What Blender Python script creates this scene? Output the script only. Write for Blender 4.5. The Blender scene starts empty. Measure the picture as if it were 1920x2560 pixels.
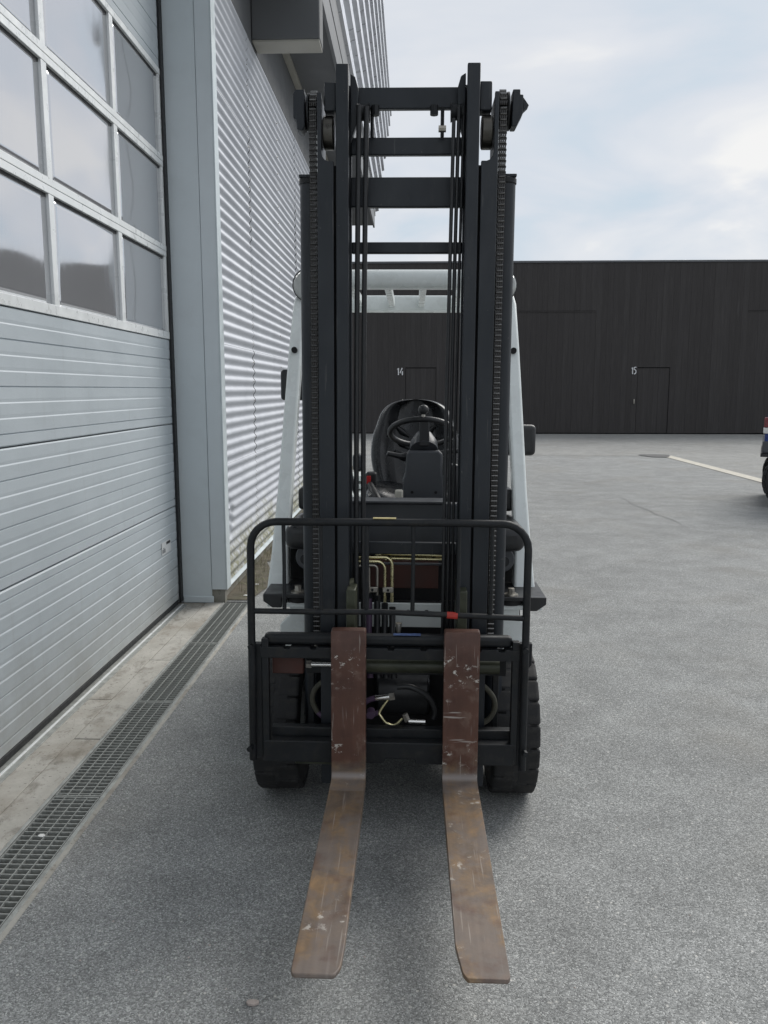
import bpy, bmesh, math, random
from mathutils import Vector, Matrix
R = math.radians
rnd = random.Random(7)
scene = bpy.context.scene
col = scene.collection

# ------------------------------------------------------------------ camera, sky, sun, exposure
cam_d = bpy.data.cameras.new("camera"); cam = bpy.data.objects.new("camera", cam_d); col.objects.link(cam)
cam.location = (0, 0, 1.55)
cam.rotation_euler = (R(90 - 8.531), 0, R(1.9435))
cam_d.sensor_fit = 'VERTICAL'; cam_d.sensor_height = 36.0; cam_d.lens = 2040 / 2560 * 36
cam_d.clip_start = 0.05; cam_d.clip_end = 2000
scene.camera = cam

SUN_AZ, SUN_EL = R(40), R(42)          # azimuth from +Y towards +X
world = bpy.data.worlds.new("World"); scene.world = world; world.use_nodes = True
wt = world.node_tree; wt.nodes.clear()
def wn(t, **k):
    n = wt.nodes.new(t)
    for a, b in k.items(): setattr(n, a, b)
    return n
def wl(a, b): wt.links.new(a, b)
out = wn('ShaderNodeOutputWorld'); bg = wn('ShaderNodeBackground'); bg.inputs[1].default_value = 0.10
sky = wn('ShaderNodeTexSky'); sky.sky_type = 'NISHITA'; sky.sun_disc = False
sky.sun_elevation = SUN_EL; sky.sun_rotation = SUN_AZ
tc = wn('ShaderNodeTexCoord'); sep = wn('ShaderNodeSeparateXYZ'); wl(tc.outputs['Generated'], sep.inputs[0])
zc = wn('ShaderNodeMath', operation='MAXIMUM'); wl(sep.outputs[2], zc.inputs[0]); zc.inputs[1].default_value = 0.0
za = wn('ShaderNodeMath', operation='ADD'); wl(zc.outputs[0], za.inputs[0]); za.inputs[1].default_value = 0.22
dx = wn('ShaderNodeMath', operation='DIVIDE'); wl(sep.outputs[0], dx.inputs[0]); wl(za.outputs[0], dx.inputs[1])
dy = wn('ShaderNodeMath', operation='DIVIDE'); wl(sep.outputs[1], dy.inputs[0]); wl(za.outputs[0], dy.inputs[1])
cmb = wn('ShaderNodeCombineXYZ'); wl(dx.outputs[0], cmb.inputs[0]); wl(dy.outputs[0], cmb.inputs[1])
n1 = wn('ShaderNodeTexNoise'); n1.inputs['Scale'].default_value = 1.7; n1.inputs['Detail'].default_value = 5; n1.inputs['Roughness'].default_value = 0.5
n1.inputs['Distortion'].default_value = 0.5
wl(cmb.outputs[0], n1.inputs['Vector'])
r1 = wn('ShaderNodeValToRGB')
e = r1.color_ramp.elements
e[0].position = 0.34; e[0].color = (3.15, 3.68, 4.15, 1)
e[1].position = 0.66; e[1].color = (4.95, 4.9, 4.8, 1)
m_ = e.new(0.47); m_.color = (3.75, 3.98, 4.3, 1)
m2 = e.new(0.58); m2.color = (4.2, 4.3, 4.48, 1)
wl(n1.outputs[0], r1.inputs[0])
mx = wn('ShaderNodeMix', data_type='RGBA'); mx.inputs[0].default_value = 0.95
wl(sky.outputs[0], mx.inputs[6]); wl(r1.outputs[0], mx.inputs[7])
wl(mx.outputs[2], bg.inputs[0]); wl(bg.outputs[0], out.inputs[0])

sun_d = bpy.data.lights.new("sun", 'SUN'); sun_d.energy = 1.5; sun_d.angle = R(34); sun_d.color = (1.0, 0.97, 0.92)
sun = bpy.data.objects.new("sun", sun_d); col.objects.link(sun)
sd = Vector((math.sin(SUN_AZ) * math.cos(SUN_EL), math.cos(SUN_AZ) * math.cos(SUN_EL), math.sin(SUN_EL)))
sun.rotation_euler = sd.to_track_quat('Z', 'Y').to_euler(); sun.location = (20, 15, 20)

vs = scene.view_settings; vs.view_transform = 'Standard'; vs.look = 'None'; vs.exposure = 0.85; vs.gamma = 1.0; vs.use_curve_mapping = False
scene.cycles.use_denoising = True
scene.cycles.max_bounces = 8

# ------------------------------------------------------------------ materials
class NT:
    def __init__(s, name):
        s.m = bpy.data.materials.new(name); s.m.use_nodes = True; s.t = s.m.node_tree
        s.b = s.t.nodes['Principled BSDF']; s.tc = s.t.nodes.new('ShaderNodeTexCoord')
    def n(s, t, **k):
        n = s.t.nodes.new(t)
        for a, b in k.items(): setattr(n, a, b)
        return n
    def l(s, a, b): s.t.links.new(a, b)
    def noise(s, scale, detail=4, vec=None, rough=0.55, stretch=None, dist=0):
        n = s.n('ShaderNodeTexNoise'); n.inputs['Scale'].default_value = scale; n.inputs['Detail'].default_value = detail
        n.inputs['Roughness'].default_value = rough; n.inputs['Distortion'].default_value = dist
        v = vec or s.tc.outputs['Object']
        if stretch:
            mp = s.n('ShaderNodeMapping'); mp.inputs['Scale'].default_value = stretch; s.l(v, mp.inputs[0]); v = mp.outputs[0]
        s.l(v, n.inputs['Vector']); return n.outputs[0]
    def ramp(s, fac, stops):
        r = s.n('ShaderNodeValToRGB'); e = r.color_ramp.elements
        c4 = lambda c: (c, c, c, 1) if isinstance(c, (int, float)) else (*c, 1)
        e[0].position, e[0].color = stops[0][0], c4(stops[0][1]); e[1].position, e[1].color = stops[-1][0], c4(stops[-1][1])
        for p, c in stops[1:-1]:
            q = e.new(p); q.color = c4(c)
        s.l(fac, r.inputs[0]); return r.outputs[0]
    def mix(s, fac, a, b, blend='MIX'):
        m = s.n('ShaderNodeMix', data_type='RGBA', blend_type=blend)
        for i, x in ((0, fac), (6, a), (7, b)):
            if isinstance(x, (int, float)): m.inputs[i].default_value = x if i == 0 else (x, x, x, 1)
            elif isinstance(x, tuple): m.inputs[i].default_value = (*x[:3], 1)
            else: s.l(x, m.inputs[i])
        return m.outputs[2]
    def math(s, op, a, b):
        m = s.n('ShaderNodeMath', operation=op)
        for i, x in ((0, a), (1, b)):
            if isinstance(x, (int, float)): m.inputs[i].default_value = x
            else: s.l(x, m.inputs[i])
        return m.outputs[0]
    def bump(s, h, strength=0.3, dist=0.01):
        b = s.n('ShaderNodeBump'); b.inputs['Strength'].default_value = strength; b.inputs['Distance'].default_value = dist
        s.l(h, b.inputs['Height']); s.l(b.outputs[0], s.b.inputs['Normal'])
    def base(s, c): s.l(c, s.b.inputs['Base Color'])
    def set(s, rough=None, metal=None, spec=None):
        if rough is not None: s.b.inputs['Roughness'].default_value = rough
        if metal is not None: s.b.inputs['Metallic'].default_value = metal
        if spec is not None: s.b.inputs['Specular IOR Level'].default_value = spec

def pmat(name, c, rough=0.5, metal=0.0, var=0.15, vs_=6, bump=0.0, bs=80, spec=0.5, dust=None, dust_amt=0.5, rv=0.12):
    k = NT(name); n = k.noise(vs_, 5)
    lo = tuple(x * (1 - var) for x in c); hi = tuple(min(1, x * (1 + var)) for x in c)
    cc = k.ramp(n, [(0.3, lo), (0.7, hi)])
    if dust:
        d = k.ramp(k.noise(vs_ * 3.1, 6, rough=0.65), [(0.52, 0.0), (0.75, dust_amt)])
        cc = k.mix(d, cc, dust)
    k.base(cc); k.set(rough, metal, spec)
    rr = k.ramp(k.noise(vs_ * 2, 4), [(0.3, max(0.02, rough - rv)), (0.7, min(1, rough + rv))]); k.l(rr, k.b.inputs['Roughness'])
    if bump: k.bump(k.noise(bs, 3), bump, 0.004)
    return k.m

MT = {}
MT['mast'] = pmat('mast_paint', (0.017, 0.021, 0.026), 0.40, 0, 0.25, 5, 0.05, 120, 0.5, (0.06, 0.058, 0.055), 0.20)
MT['steel'] = pmat('dark_grimy_steel', (0.0095, 0.011, 0.013), 0.5, 0, 0.3, 9, 0.12, 90, 0.36, (0.045, 0.040, 0.032), 0.40)
MT['black'] = pmat('black_plastic', (0.016, 0.017, 0.019), 0.38, 0, 0.2, 8, 0.05, 300, 0.5, (0.06, 0.06, 0.06), 0.18)
MT['panel'] = pmat('grey_plastic', (0.055, 0.060, 0.068), 0.46, 0, 0.12, 7, 0.06, 400, 0.5, (0.09, 0.09, 0.09), 0.25)
MT['rubber'] = pmat('tyre_rubber', (0.021, 0.021, 0.022), 0.75, 0, 0.3, 10, 0.15, 60, 0.4, (0.075, 0.07, 0.062), 0.5)
MT['hose'] = pmat('rubber_hose', (0.014, 0.015, 0.017), 0.45, 0, 0.2, 10, 0, 80)
MT['hose_purple'] = pmat('purple_sleeve_hose', (0.075, 0.045, 0.085), 0.55, 0, 0.2, 10)
MT['hose_olive'] = pmat('dusty_olive_hose', (0.06, 0.058, 0.042), 0.65, 0, 0.3, 14)
MT['white'] = pmat('white_grey_paint', (0.76, 0.80, 0.79), 0.28, 0, 0.04, 5, 0.01, 90, 0.5, (0.46, 0.46, 0.42), 0.18)
MT['chrome'] = pmat('bright_metal', (0.75, 0.74, 0.72), 0.22, 1.0, 0.1, 20)
MT['zinc'] = pmat('yellow_zinc_pipe', (0.72, 0.66, 0.40), 0.28, 1.0, 0.15, 20)
MT['bolt'] = pmat('bolt_steel', (0.42, 0.40, 0.36), 0.4, 0.9, 0.2, 30)
MT['chain'] = pmat('oily_chain_steel', (0.055, 0.053, 0.052), 0.34, 0.75, 0.4, 40)
MT['grease'] = pmat('greasy_olive_cylinder', (0.05, 0.055, 0.035), 0.42, 0.2, 0.4, 12, 0.1, 60)
MT['brown'] = pmat('red_brown_primer', (0.062, 0.022, 0.016), 0.6, 0, 0.3, 8)
MT['red'] = pmat('red_plastic', (0.55, 0.02, 0.02), 0.35, 0, 0.1)
MT['red_paint'] = pmat('red_paint_mark', (0.42, 0.035, 0.025), 0.6, 0, 0.25, 60)
MT['sticker_y'] = pmat('yellow_sticker', (0.62, 0.52, 0.26), 0.5, 0, 0.25, 60)
MT['sticker_b'] = pmat('blue_worn_sticker', (0.05, 0.09, 0.22), 0.5, 0, 0.6, 60)
MT['vinyl'] = pmat('black_vinyl', (0.011, 0.012, 0.014), 0.30, 0, 0.15, 10, 0.10, 350)
MT['glassy'] = pmat('lamp_lens', (0.42, 0.43, 0.42), 0.15, 0.3, 0.1, 40)
MT['cream'] = pmat('cream_paint', (0.55, 0.53, 0.46), 0.5, 0, 0.12, 8)

def mast_mat():
    k = NT('worn_mast_paint'); p = k.tc.outputs['Object']
    c = k.ramp(k.noise(4, 5, p, stretch=(1, 1, 0.4)), [(0.3, (0.012, 0.016, 0.021)), (0.7, (0.019, 0.023, 0.029))])
    c = k.mix(k.ramp(k.noise(16, 6, p, 0.7, stretch=(2, 2, 0.35)), [(0.56, 0.0), (0.78, 0.35)]), c, (0.062, 0.060, 0.058))
    c = k.mix(k.ramp(k.noise(55, 3, p, stretch=(1.5, 1.5, 0.08)), [(0.68, 0.0), (0.73, 0.45)]), c, (0.10, 0.10, 0.10))
    c = k.mix(k.ramp(k.noise(48, 5, p, 0.7), [(0.68, 0.0), (0.71, 0.7)]), c, (0.16, 0.15, 0.14))
    k.base(c); k.set(0.4, 0, 0.42); k.l(k.ramp(k.noise(9, 5, p, stretch=(1, 1, 0.5)), [(0.3, 0.28), (0.7, 0.55)]), k.b.inputs['Roughness'])
    k.bump(k.noise(90, 4, p), 0.06, 0.004); return k.m
MT['mast'] = mast_mat()
def fork_mat():
    k = NT('worn_rusty_fork'); p = k.n('ShaderNodeNewGeometry').outputs['Position']
    s = k.n('ShaderNodeSeparateXYZ'); k.l(p, s.inputs[0])
    paint = k.ramp(k.noise(9, 5, p), [(0.3, (0.066, 0.030, 0.022)), (0.7, (0.118, 0.055, 0.038))])
    rust = k.ramp(k.noise(8.5, 8, p, 0.68, dist=0.9), [(0.32, (0.105, 0.082, 0.068)), (0.44, (0.150, 0.110, 0.080)), (0.55, (0.200, 0.134, 0.080)), (0.70, (0.27, 0.170, 0.090))])
    grey = k.ramp(k.noise(6, 7, p, 0.65, stretch=(1.3, 0.8, 1), dist=0.5), [(0.48, 0.0), (0.58, 0.8)])
    rust = k.mix(grey, rust, (0.150, 0.124, 0.110))
    m = k.ramp(k.math('ADD', s.outputs[2], k.math('MULTIPLY', k.math('SUBTRACT', k.noise(14, 5, p), 0.5), 0.22)), [(0.262, 0.0), (0.33, 1.0)])
    c = k.mix(m, rust, paint)
    gn = k.noise(18, 5, p, stretch=(1, 1, 1)); c = k.mix(k.ramp(gn, [(0.58, 0.0), (0.68, 0.35)]), c, (0.20, 0.15, 0.12))
    # long scratches along the fork, short chips across it
    sc1 = k.noise(60, 2, p, stretch=(1.7, 0.06, 0.12)); a1 = k.ramp(sc1, [(0.66, 0.0), (0.72, 0.7)])
    c = k.mix(a1, c, (0.30, 0.26, 0.23))
    str1 = k.noise(26, 4, p, 0.6, stretch=(2.2, 0.10, 0.16)); c = k.mix(1.0, c, k.ramp(str1, [(0.3, 0.90), (0.7, 1.10)]), 'MULTIPLY')
    heel = k.ramp(k.math('ABSOLUTE', k.math('SUBTRACT', s.outputs[2], 0.262), 0.0), [(0.004, 0.7), (0.014, 0.0)])
    heel = k.math('MULTIPLY', heel, k.math('GREATER_THAN', s.outputs[1], 2.5)); c = k.mix(heel, c, (0.30, 0.27, 0.26))
    drag = k.noise(34, 3, p, 0.6, stretch=(1.0, 0.045, 0.09)); c = k.mix(k.ramp(drag, [(0.66, 0.0), (0.72, 0.35)]), c, (0.235, 0.20, 0.18))
    sc2 = k.noise(42, 6, p, 0.7, stretch=(0.8, 0.8, 1.2)); b1 = k.ramp(k.math('ABSOLUTE', k.math('SUBTRACT', s.outputs[2], 0.635), 0.0), [(0.03, 1.0), (0.075, 0.0)])
    b2 = k.ramp(k.math('ABSOLUTE', k.math('SUBTRACT', s.outputs[2], 0.335), 0.0), [(0.03, 0.8), (0.07, 0.0)])
    patch = k.math('MULTIPLY', k.math('MAXIMUM', k.math('MAXIMUM', b1, b2), k.ramp(k.noise(6, 2, p), [(0.56, 0.0), (0.62, 0.6)])), k.ramp(k.noise(11, 3, p), [(0.46, 0.0), (0.54, 1.0)]))
    a2 = k.math('MULTIPLY', k.ramp(sc2, [(0.56, 0.0), (0.60, 1.0)]), patch)
    c = k.mix(a2, c, (0.62, 0.59, 0.54))
    sc3 = k.noise(40, 3, p, stretch=(0.12, 1, 1.6)); a3 = k.math('MULTIPLY', k.ramp(sc3, [(0.66, 0.0), (0.70, 0.8)]), k.ramp(k.noise(4, 2, p), [(0.5, 0.0), (0.58, 1.0)]))
    c = k.mix(a3, c, (0.40, 0.36, 0.33))
    k.base(c); k.set(0.55, 0.0, 0.45)
    k.l(k.ramp(k.noise(12, 5, p), [(0.3, 0.36), (0.7, 0.68)]), k.b.inputs['Roughness'])
    k.bump(k.noise(70, 5, p), 0.14, 0.004); return k.m
MT['fork'] = fork_mat()

def asphalt(name, lo, mid, hi, tint, seed=0.0):
    k = NT(name); p = k.n('ShaderNodeNewGeometry').outputs['Position']
    v = k.n('ShaderNodeTexVoronoi'); v.inputs['Scale'].default_value = 250; k.l(p, v.inputs['Vector'])
    sp = k.n('ShaderNodeSeparateColor'); k.l(v.outputs['Color'], sp.inputs[0])
    stone = k.ramp(sp.outputs[0], [(0.0, lo), (0.5, mid), (0.86, hi), (1.0, tuple(min(1, x * 1.35) for x in hi))])
    fine = k.ramp(k.noise(330, 3, p), [(0.3, 0.62), (0.7, 1.3)])
    c = k.mix(0.75, stone, k.mix(1.0, stone, fine, 'MULTIPLY'))
    v2 = k.n('ShaderNodeTexVoronoi'); v2.inputs['Scale'].default_value = 38; k.l(p, v2.inputs['Vector'])
    sp2 = k.n('ShaderNodeSeparateColor'); k.l(v2.outputs['Color'], sp2.inputs[0])
    fleck = k.math('MULTIPLY', k.ramp(v2.outputs['Distance'], [(0.12, 1.0), (0.19, 0.0)]), k.ramp(sp2.outputs[1], [(0.70, 0.0), (0.72, 1.0)]))
    c = k.mix(k.math('MULTIPLY', fleck, 0.85), c, (0.58, 0.57, 0.54))
    big = k.ramp(k.noise(0.55, 6, p, 0.6), [(0.3, 0.90), (0.7, 1.07)]); c = k.mix(1.0, c, big, 'MULTIPLY')
    mid2 = k.ramp(k.noise(3.5, 5, p, 0.65), [(0.35, 0.88), (0.65, 1.1)]); c = k.mix(1.0, c, mid2, 'MULTIPLY')
    pit = k.ramp(k.noise(150, 4, p, 0.7), [(0.58, 0.0), (0.68, 0.62)]); c = k.mix(pit, c, (0.062, 0.062, 0.060))
    br = k.ramp(k.noise(0.9, 5, p), [(0.52, 0.0), (0.72, 0.30)]); c = k.mix(br, c, tint)
    k.base(c); k.set(0.88, 0, 0.2)
    h = k.math('ADD', k.math('MULTIPLY', v.outputs['Distance'], -1.0), k.math('MULTIPLY', k.noise(260, 3, p), 0.5))
    k.bump(h, 0.5, 0.005); return k.m
MT['asphalt'] = asphalt('asphalt', (0.175, 0.179, 0.176), (0.288, 0.293, 0.288), (0.395, 0.40, 0.393), (0.235, 0.215, 0.18))
MT['asphalt2'] = asphalt('pale_worn_asphalt', (0.22, 0.22, 0.212), (0.30, 0.30, 0.29), (0.38, 0.38, 0.365), (0.30, 0.28, 0.25))

def concrete(name, a, b, stain, moss=0.0, seed=1.0):
    k = NT(name); p = k.n('ShaderNodeNewGeometry').outputs['Position']
    c = k.ramp(k.noise(7, 8, p, 0.65), [(0.25, a), (0.75, b)])
    st = k.ramp(k.noise(11, 7, p, 0.7, stretch=(1, 0.55, 1), dist=0.4), [(0.52, 0.0), (0.66, 0.75)]); c = k.mix(st, c, stain)
    pit = k.ramp(k.noise(75, 4, p), [(0.62, 0.0), (0.70, 0.8)]); c = k.mix(pit, c, (0.10, 0.095, 0.085))
    br = k.ramp(k.noise(2.2, 5, p), [(0.5, 0.0), (0.68, 0.6)]); c = k.mix(br, c, (0.22, 0.185, 0.14))
    if moss: c = k.mix(k.ramp(k.noise(6, 6, p), [(0.5, 0.0), (0.62, moss)]), c, (0.075, 0.08, 0.04))
    k.base(c); k.set(0.88, 0, 0.3); k.bump(k.noise(60, 6, p), 0.4, 0.006); return k.m
MT['concrete'] = concrete('stained_concrete', (0.34, 0.325, 0.29), (0.50, 0.48, 0.44), (0.19, 0.175, 0.15))
MT['plinth'] = concrete('mossy_plinth_concrete', (0.17, 0.165, 0.14), (0.28, 0.27, 0.24), (0.10, 0.095, 0.075), 0.6)
MT['dirt'] = concrete('damp_dirt', (0.085, 0.075, 0.055), (0.15, 0.135, 0.105), (0.055, 0.05, 0.035), 0.4)

def corr_mat():
    k = NT('galvanised_corrugated_sheet'); p = k.n('ShaderNodeNewGeometry').outputs['Position']
    s = k.n('ShaderNodeSeparateXYZ'); k.l(p, s.inputs[0])
    c = k.ramp(k.noise(2.5, 5, p, stretch=(1, 1, 0.5)), [(0.3, (0.47, 0.49, 0.53)), (0.7, (0.56, 0.58, 0.62))])
    st = k.ramp(k.noise(14, 6, p, stretch=(1, 1.6, 0.25)), [(0.55, 0.0), (0.8, 0.35)]); c = k.mix(st, c, (0.42, 0.43, 0.44))
    zz = k.math('ADD', s.outputs[2], k.math('MULTIPLY', k.math('SUBTRACT', k.noise(3.4, 7, p, 0.7), 0.5), 0.95))
    moss = k.ramp(zz, [(0.16, 0.9), (0.34, 0.75), (0.56, 0.0)])
    moss = k.math('MULTIPLY', moss, k.ramp(k.noise(22, 5, p, 0.7, stretch=(1, 0.7, 1)), [(0.36, 0.25), (0.56, 1.0)]))
    c = k.mix(moss, c, (0.19, 0.185, 0.10))
    k.base(c); k.set(0.36, 0.55, 0.5)
    k.l(k.math('SUBTRACT', 0.25, k.math('MULTIPLY', moss, 0.25)), k.b.inputs['Metallic'])
    k.l(k.math('ADD', k.ramp(k.noise(9, 4, p), [(0.3, 0.44), (0.7, 0.58)]), k.math('MULTIPLY', moss, 0.4)), k.b.inputs['Roughness'])
    return k.m
MT['corr'] = corr_mat()
MT['fascia'] = pmat('fascia_cladding', (0.66, 0.68, 0.72), 0.34, 0.45, 0.06, 3)
MT['door'] = pmat('door_panel_paint', (0.44, 0.485, 0.515), 0.48, 0.0, 0.05, 3, 0.10, 420, 0.5, (0.36, 0.37, 0.37), 0.30, 0.06)
def door_mat():
    k = NT('door_panel_paint_weathered'); p = k.n('ShaderNodeNewGeometry').outputs['Position']; s = k.n('ShaderNodeSeparateXYZ'); k.l(p, s.inputs[0])
    c = k.ramp(k.noise(2.5, 5, p), [(0.3, (0.43, 0.475, 0.505)), (0.7, (0.465, 0.51, 0.54))])
    zz = k.math('ADD', s.outputs[2], k.math('MULTIPLY', k.math('SUBTRACT', k.noise(5, 7, p, 0.7), 0.5), 0.6))
    c = k.mix(k.ramp(zz, [(0.0, 0.6), (0.18, 0.32), (0.5, 0.0)]), c, (0.27, 0.26, 0.235))
    c = k.mix(k.ramp(k.noise(7, 6, p, 0.65, stretch=(1, 2.4, 0.25)), [(0.58, 0.0), (0.78, 0.4)]), c, (0.34, 0.355, 0.36))
    c = k.mix(k.ramp(k.noise(38, 5, p, 0.7), [(0.68, 0.0), (0.72, 0.45)]), c, (0.25, 0.245, 0.23))
    k.base(c); k.set(0.45, 0, 0.5); k.l(k.ramp(k.noise(6, 4, p), [(0.3, 0.38), (0.7, 0.55)]), k.b.inputs['Roughness'])
    h = k.math('ADD', k.math('MULTIPLY', k.noise(420, 2, p), 0.08), k.noise(3.2, 2, p, stretch=(1, 1, 1.5))); k.bump(h, 0.25, 0.02); return k.m
MT['door'] = door_mat()
MT['alu'] = pmat('anodised_aluminium', (0.78, 0.80, 0.80), 0.34, 0.15, 0.05, 8)
MT['jamb'] = pmat('grey_door_frame', (0.58, 0.635, 0.665), 0.5, 0, 0.04, 2, 0.03, 200, 0.5, (0.36, 0.38, 0.39), 0.15)
MT['flash'] = pmat('grey_corner_flashing', (0.58, 0.63, 0.66), 0.45, 0, 0.06, 2, 0.02, 200)
MT['flash_edge'] = pmat('pale_flashing_edge', (0.58, 0.64, 0.66), 0.4, 0.2, 0.05, 4)
MT['seal'] = pmat('black_rubber_seal', (0.013, 0.014, 0.016), 0.6, 0, 0.2, 20)
MT['soffit'] = pmat('grey_soffit', (0.11, 0.115, 0.12), 0.7, 0, 0.12, 2)
MT['batten_and_bounce_light'] = pmat('batten_and_bounce_light', (0.34, 0.33, 0.29), 0.6, 0, 0.12, 4)  # batten colour; also bounce light painted on the box underside
MT['trim'] = pmat('dark_fascia_trim', (0.15, 0.155, 0.16), 0.5, 0, 0.12, 3)
MT['dark'] = pmat('unlit_void', (0.012, 0.012, 0.013), 0.9, 0, 0.2, 4)  # near-black: shade of gaps, holes and interiors as colour; dark screws too
MT['galv'] = pmat('galvanised_grating', (0.34, 0.35, 0.335), 0.5, 0.3, 0.25, 25, 0.08, 100, 0.5, (0.17, 0.13, 0.08), 0.4)
def glass_mat():
    k = NT('hazy_acrylic_pane')
    c = k.ramp(k.noise(2.0, 5, stretch=(1, 6, 0.5)), [(0.3, (0.085, 0.092, 0.105)), (0.7, (0.12, 0.128, 0.14))])
    k.base(k.mix(0.75, c, (0.80, 0.81, 0.84))); k.set(0.05, 0.72, 0.5)
    k.l(k.ramp(k.noise(3, 5, stretch=(1, 8, 0.6)), [(0.3, 0.045), (0.75, 0.10)]), k.b.inputs['Roughness'])
    k.b.inputs['Coat Weight'].default_value = 0.25; k.b.inputs['Coat Roughness'].default_value = 0.08
    k.bump(k.noise(1.1, 1), 0.12, 0.02); return k.m
MT['glass'] = glass_mat()
def timber_mat():
    k = NT('black_stained_boards'); oi = k.n('ShaderNodeObjectInfo'); p = k.n('ShaderNodeNewGeometry').outputs['Position']
    tone = k.ramp(oi.outputs['Random'], [(0.0, (0.041, 0.0375, 0.037)), (0.6, (0.044, 0.0405, 0.040)), (1.0, (0.048, 0.0445, 0.044))])
    g = k.ramp(k.noise(9, 6, p, 0.7, stretch=(3.2, 3.2, 0.12)), [(0.3, 0.78), (0.55, 1.0), (0.8, 1.4)])
    c = k.mix(1.0, tone, g, 'MULTIPLY')
    w = k.ramp(k.noise(5, 6, p, 0.7, stretch=(2.5, 2.5, 0.16)), [(0.62, 0.0), (0.78, 0.5)]); c = k.mix(w, c, (0.10, 0.098, 0.10))
    k.base(c); k.set(0.7, 0, 0.35); k.bump(k.noise(30, 4, p, stretch=(3, 3, 0.2)), 0.25, 0.004); return k.m
MT['timber'] = timber_mat()
MT['cap'] = pmat('dark_roof_capping', (0.10, 0.105, 0.115), 0.5, 0.1, 0.1, 3)
MT['paint_white'] = pmat('white_number_paint', (0.75, 0.76, 0.77), 0.6, 0, 0.08, 20)
MT['line'] = pmat('faded_line_paint', (0.52, 0.49, 0.42), 0.75, 0, 0.12, 9, 0.3, 120, 0.4, (0.24, 0.24, 0.23), 0.75)
MT['patch'] = pmat('dark_tar_patch', (0.085, 0.086, 0.086), 0.8, 0, 0.3, 12, 0.3, 120)
MT['blue'] = pmat('blue_car_paint', (0.02, 0.045, 0.19), 0.25, 0.2, 0.08, 5)
MT['wgl'] = pmat('tinted_glass', (0.01, 0.012, 0.014), 0.08, 0, 0.1, 5)
MT['paper'] = pmat('white_paper', (0.72, 0.72, 0.70), 0.8, 0, 0.08, 60)
MT['leaf'] = pmat('pinkish_flat_stone', (0.42, 0.36, 0.33), 0.8, 0, 0.2, 60)
MT['straw'] = pmat('straw_weed', (0.21, 0.20, 0.11), 0.8, 0, 0.35, 30)

# ------------------------------------------------------------------ mesh helpers
class MB:
    def __init__(s): s.v = []; s.f = []
    def add(s, vs, fs):
        o = len(s.v); s.v += [tuple(x) for x in vs]; s.f += [tuple(i + o for i in f) for f in fs]; return s
    def box(s, x0, x1, y0, y1, z0, z1):
        return s.add([(x0, y0, z0), (x1, y0, z0), (x1, y1, z0), (x0, y1, z0), (x0, y0, z1), (x1, y0, z1), (x1, y1, z1), (x0, y1, z1)],
                     [(0, 3, 2, 1), (4, 5, 6, 7), (0, 1, 5, 4), (1, 2, 6, 5), (2, 3, 7, 6), (3, 0, 4, 7)])
    def prism(s, poly, axis, a, b):
        n = len(poly)
        P = (lambda u, w, t: (t, u, w)) if axis == 'x' else (lambda u, w, t: (u, t, w)) if axis == 'y' else (lambda u, w, t: (u, w, t))
        vs = [P(u, w, a) for u, w in poly] + [P(u, w, b) for u, w in poly]
        return s.add(vs, [tuple(range(n)), tuple(range(2 * n - 1, n - 1, -1))] + [(i, (i + 1) % n, n + (i + 1) % n, n + i) for i in range(n)])
    def tube(s, pts, r, n=8, cap=True):
        pts = [Vector(p) for p in pts]; rr = r if isinstance(r, (list, tuple)) else [r] * len(pts)
        vs = []; up = None
        for i, p in enumerate(pts):
            t = (pts[min(i + 1, len(pts) - 1)] - pts[max(i - 1, 0)]).normalized()
            if up is None:
                up = t.orthogonal().normalized()
            up = (up - t * up.dot(t)); up = up.normalized() if up.length > 1e-6 else t.orthogonal().normalized()
            w = t.cross(up)
            for k in range(n):
                a = 2 * math.pi * k / n; vs.append(p + (up * math.cos(a) + w * math.sin(a)) * rr[i])
        fs = []
        for i in range(len(pts) - 1):
            for k in range(n): fs.append((i * n + k, i * n + (k + 1) % n, (i + 1) * n + (k + 1) % n, (i + 1) * n + k))
        if cap: fs += [tuple(range(n))[::-1], tuple((len(pts) - 1) * n + k for k in range(n))]
        return s.add(vs, fs)
    def cyl(s, p0, p1, r, n=16, r2=None): return s.tube([p0, p1], [r, r if r2 is None else r2], n)
    def lathe_x(s, prof, c, n=32):          # prof: (dx, radius) rings around an X axis through c
        vs = []; m = len(prof)
        for k in range(n):
            a = 2 * math.pi * k / n
            for dx_, r in prof: vs.append((c[0] + dx_, c[1] + r * math.cos(a), c[2] + r * math.sin(a)))
        fs = []
        for k in range(n):
            for j in range(m - 1): fs.append((k * m + j, k * m + j + 1, ((k + 1) % n) * m + j + 1, ((k + 1) % n) * m + j))
        return s.add(vs, fs)
    def rot(s, pivot, axis, ang):
        M = Matrix.Rotation(ang, 4, axis); p = Vector(pivot); s.v = [tuple(M @ (Vector(q) - p) + p) for q in s.v]; return s
    def mesh(s, name, mat, off=(0, 0, 0), smooth=False):
        me = bpy.data.meshes.new(name); me.from_pydata([(x - off[0], y - off[1], z - off[2]) for x, y, z in s.v], [], s.f)
        bm = bmesh.new(); bm.from_mesh(me); bmesh.ops.recalc_face_normals(bm, faces=bm.faces)
        if smooth:
            for f in bm.faces: f.smooth = True
            for e_ in bm.edges:
                if len(e_.link_faces) == 2 and e_.calc_face_angle(0) > R(38): e_.smooth = False
        bm.to_mesh(me); bm.free(); me.materials.append(MT[mat]); return me

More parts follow.
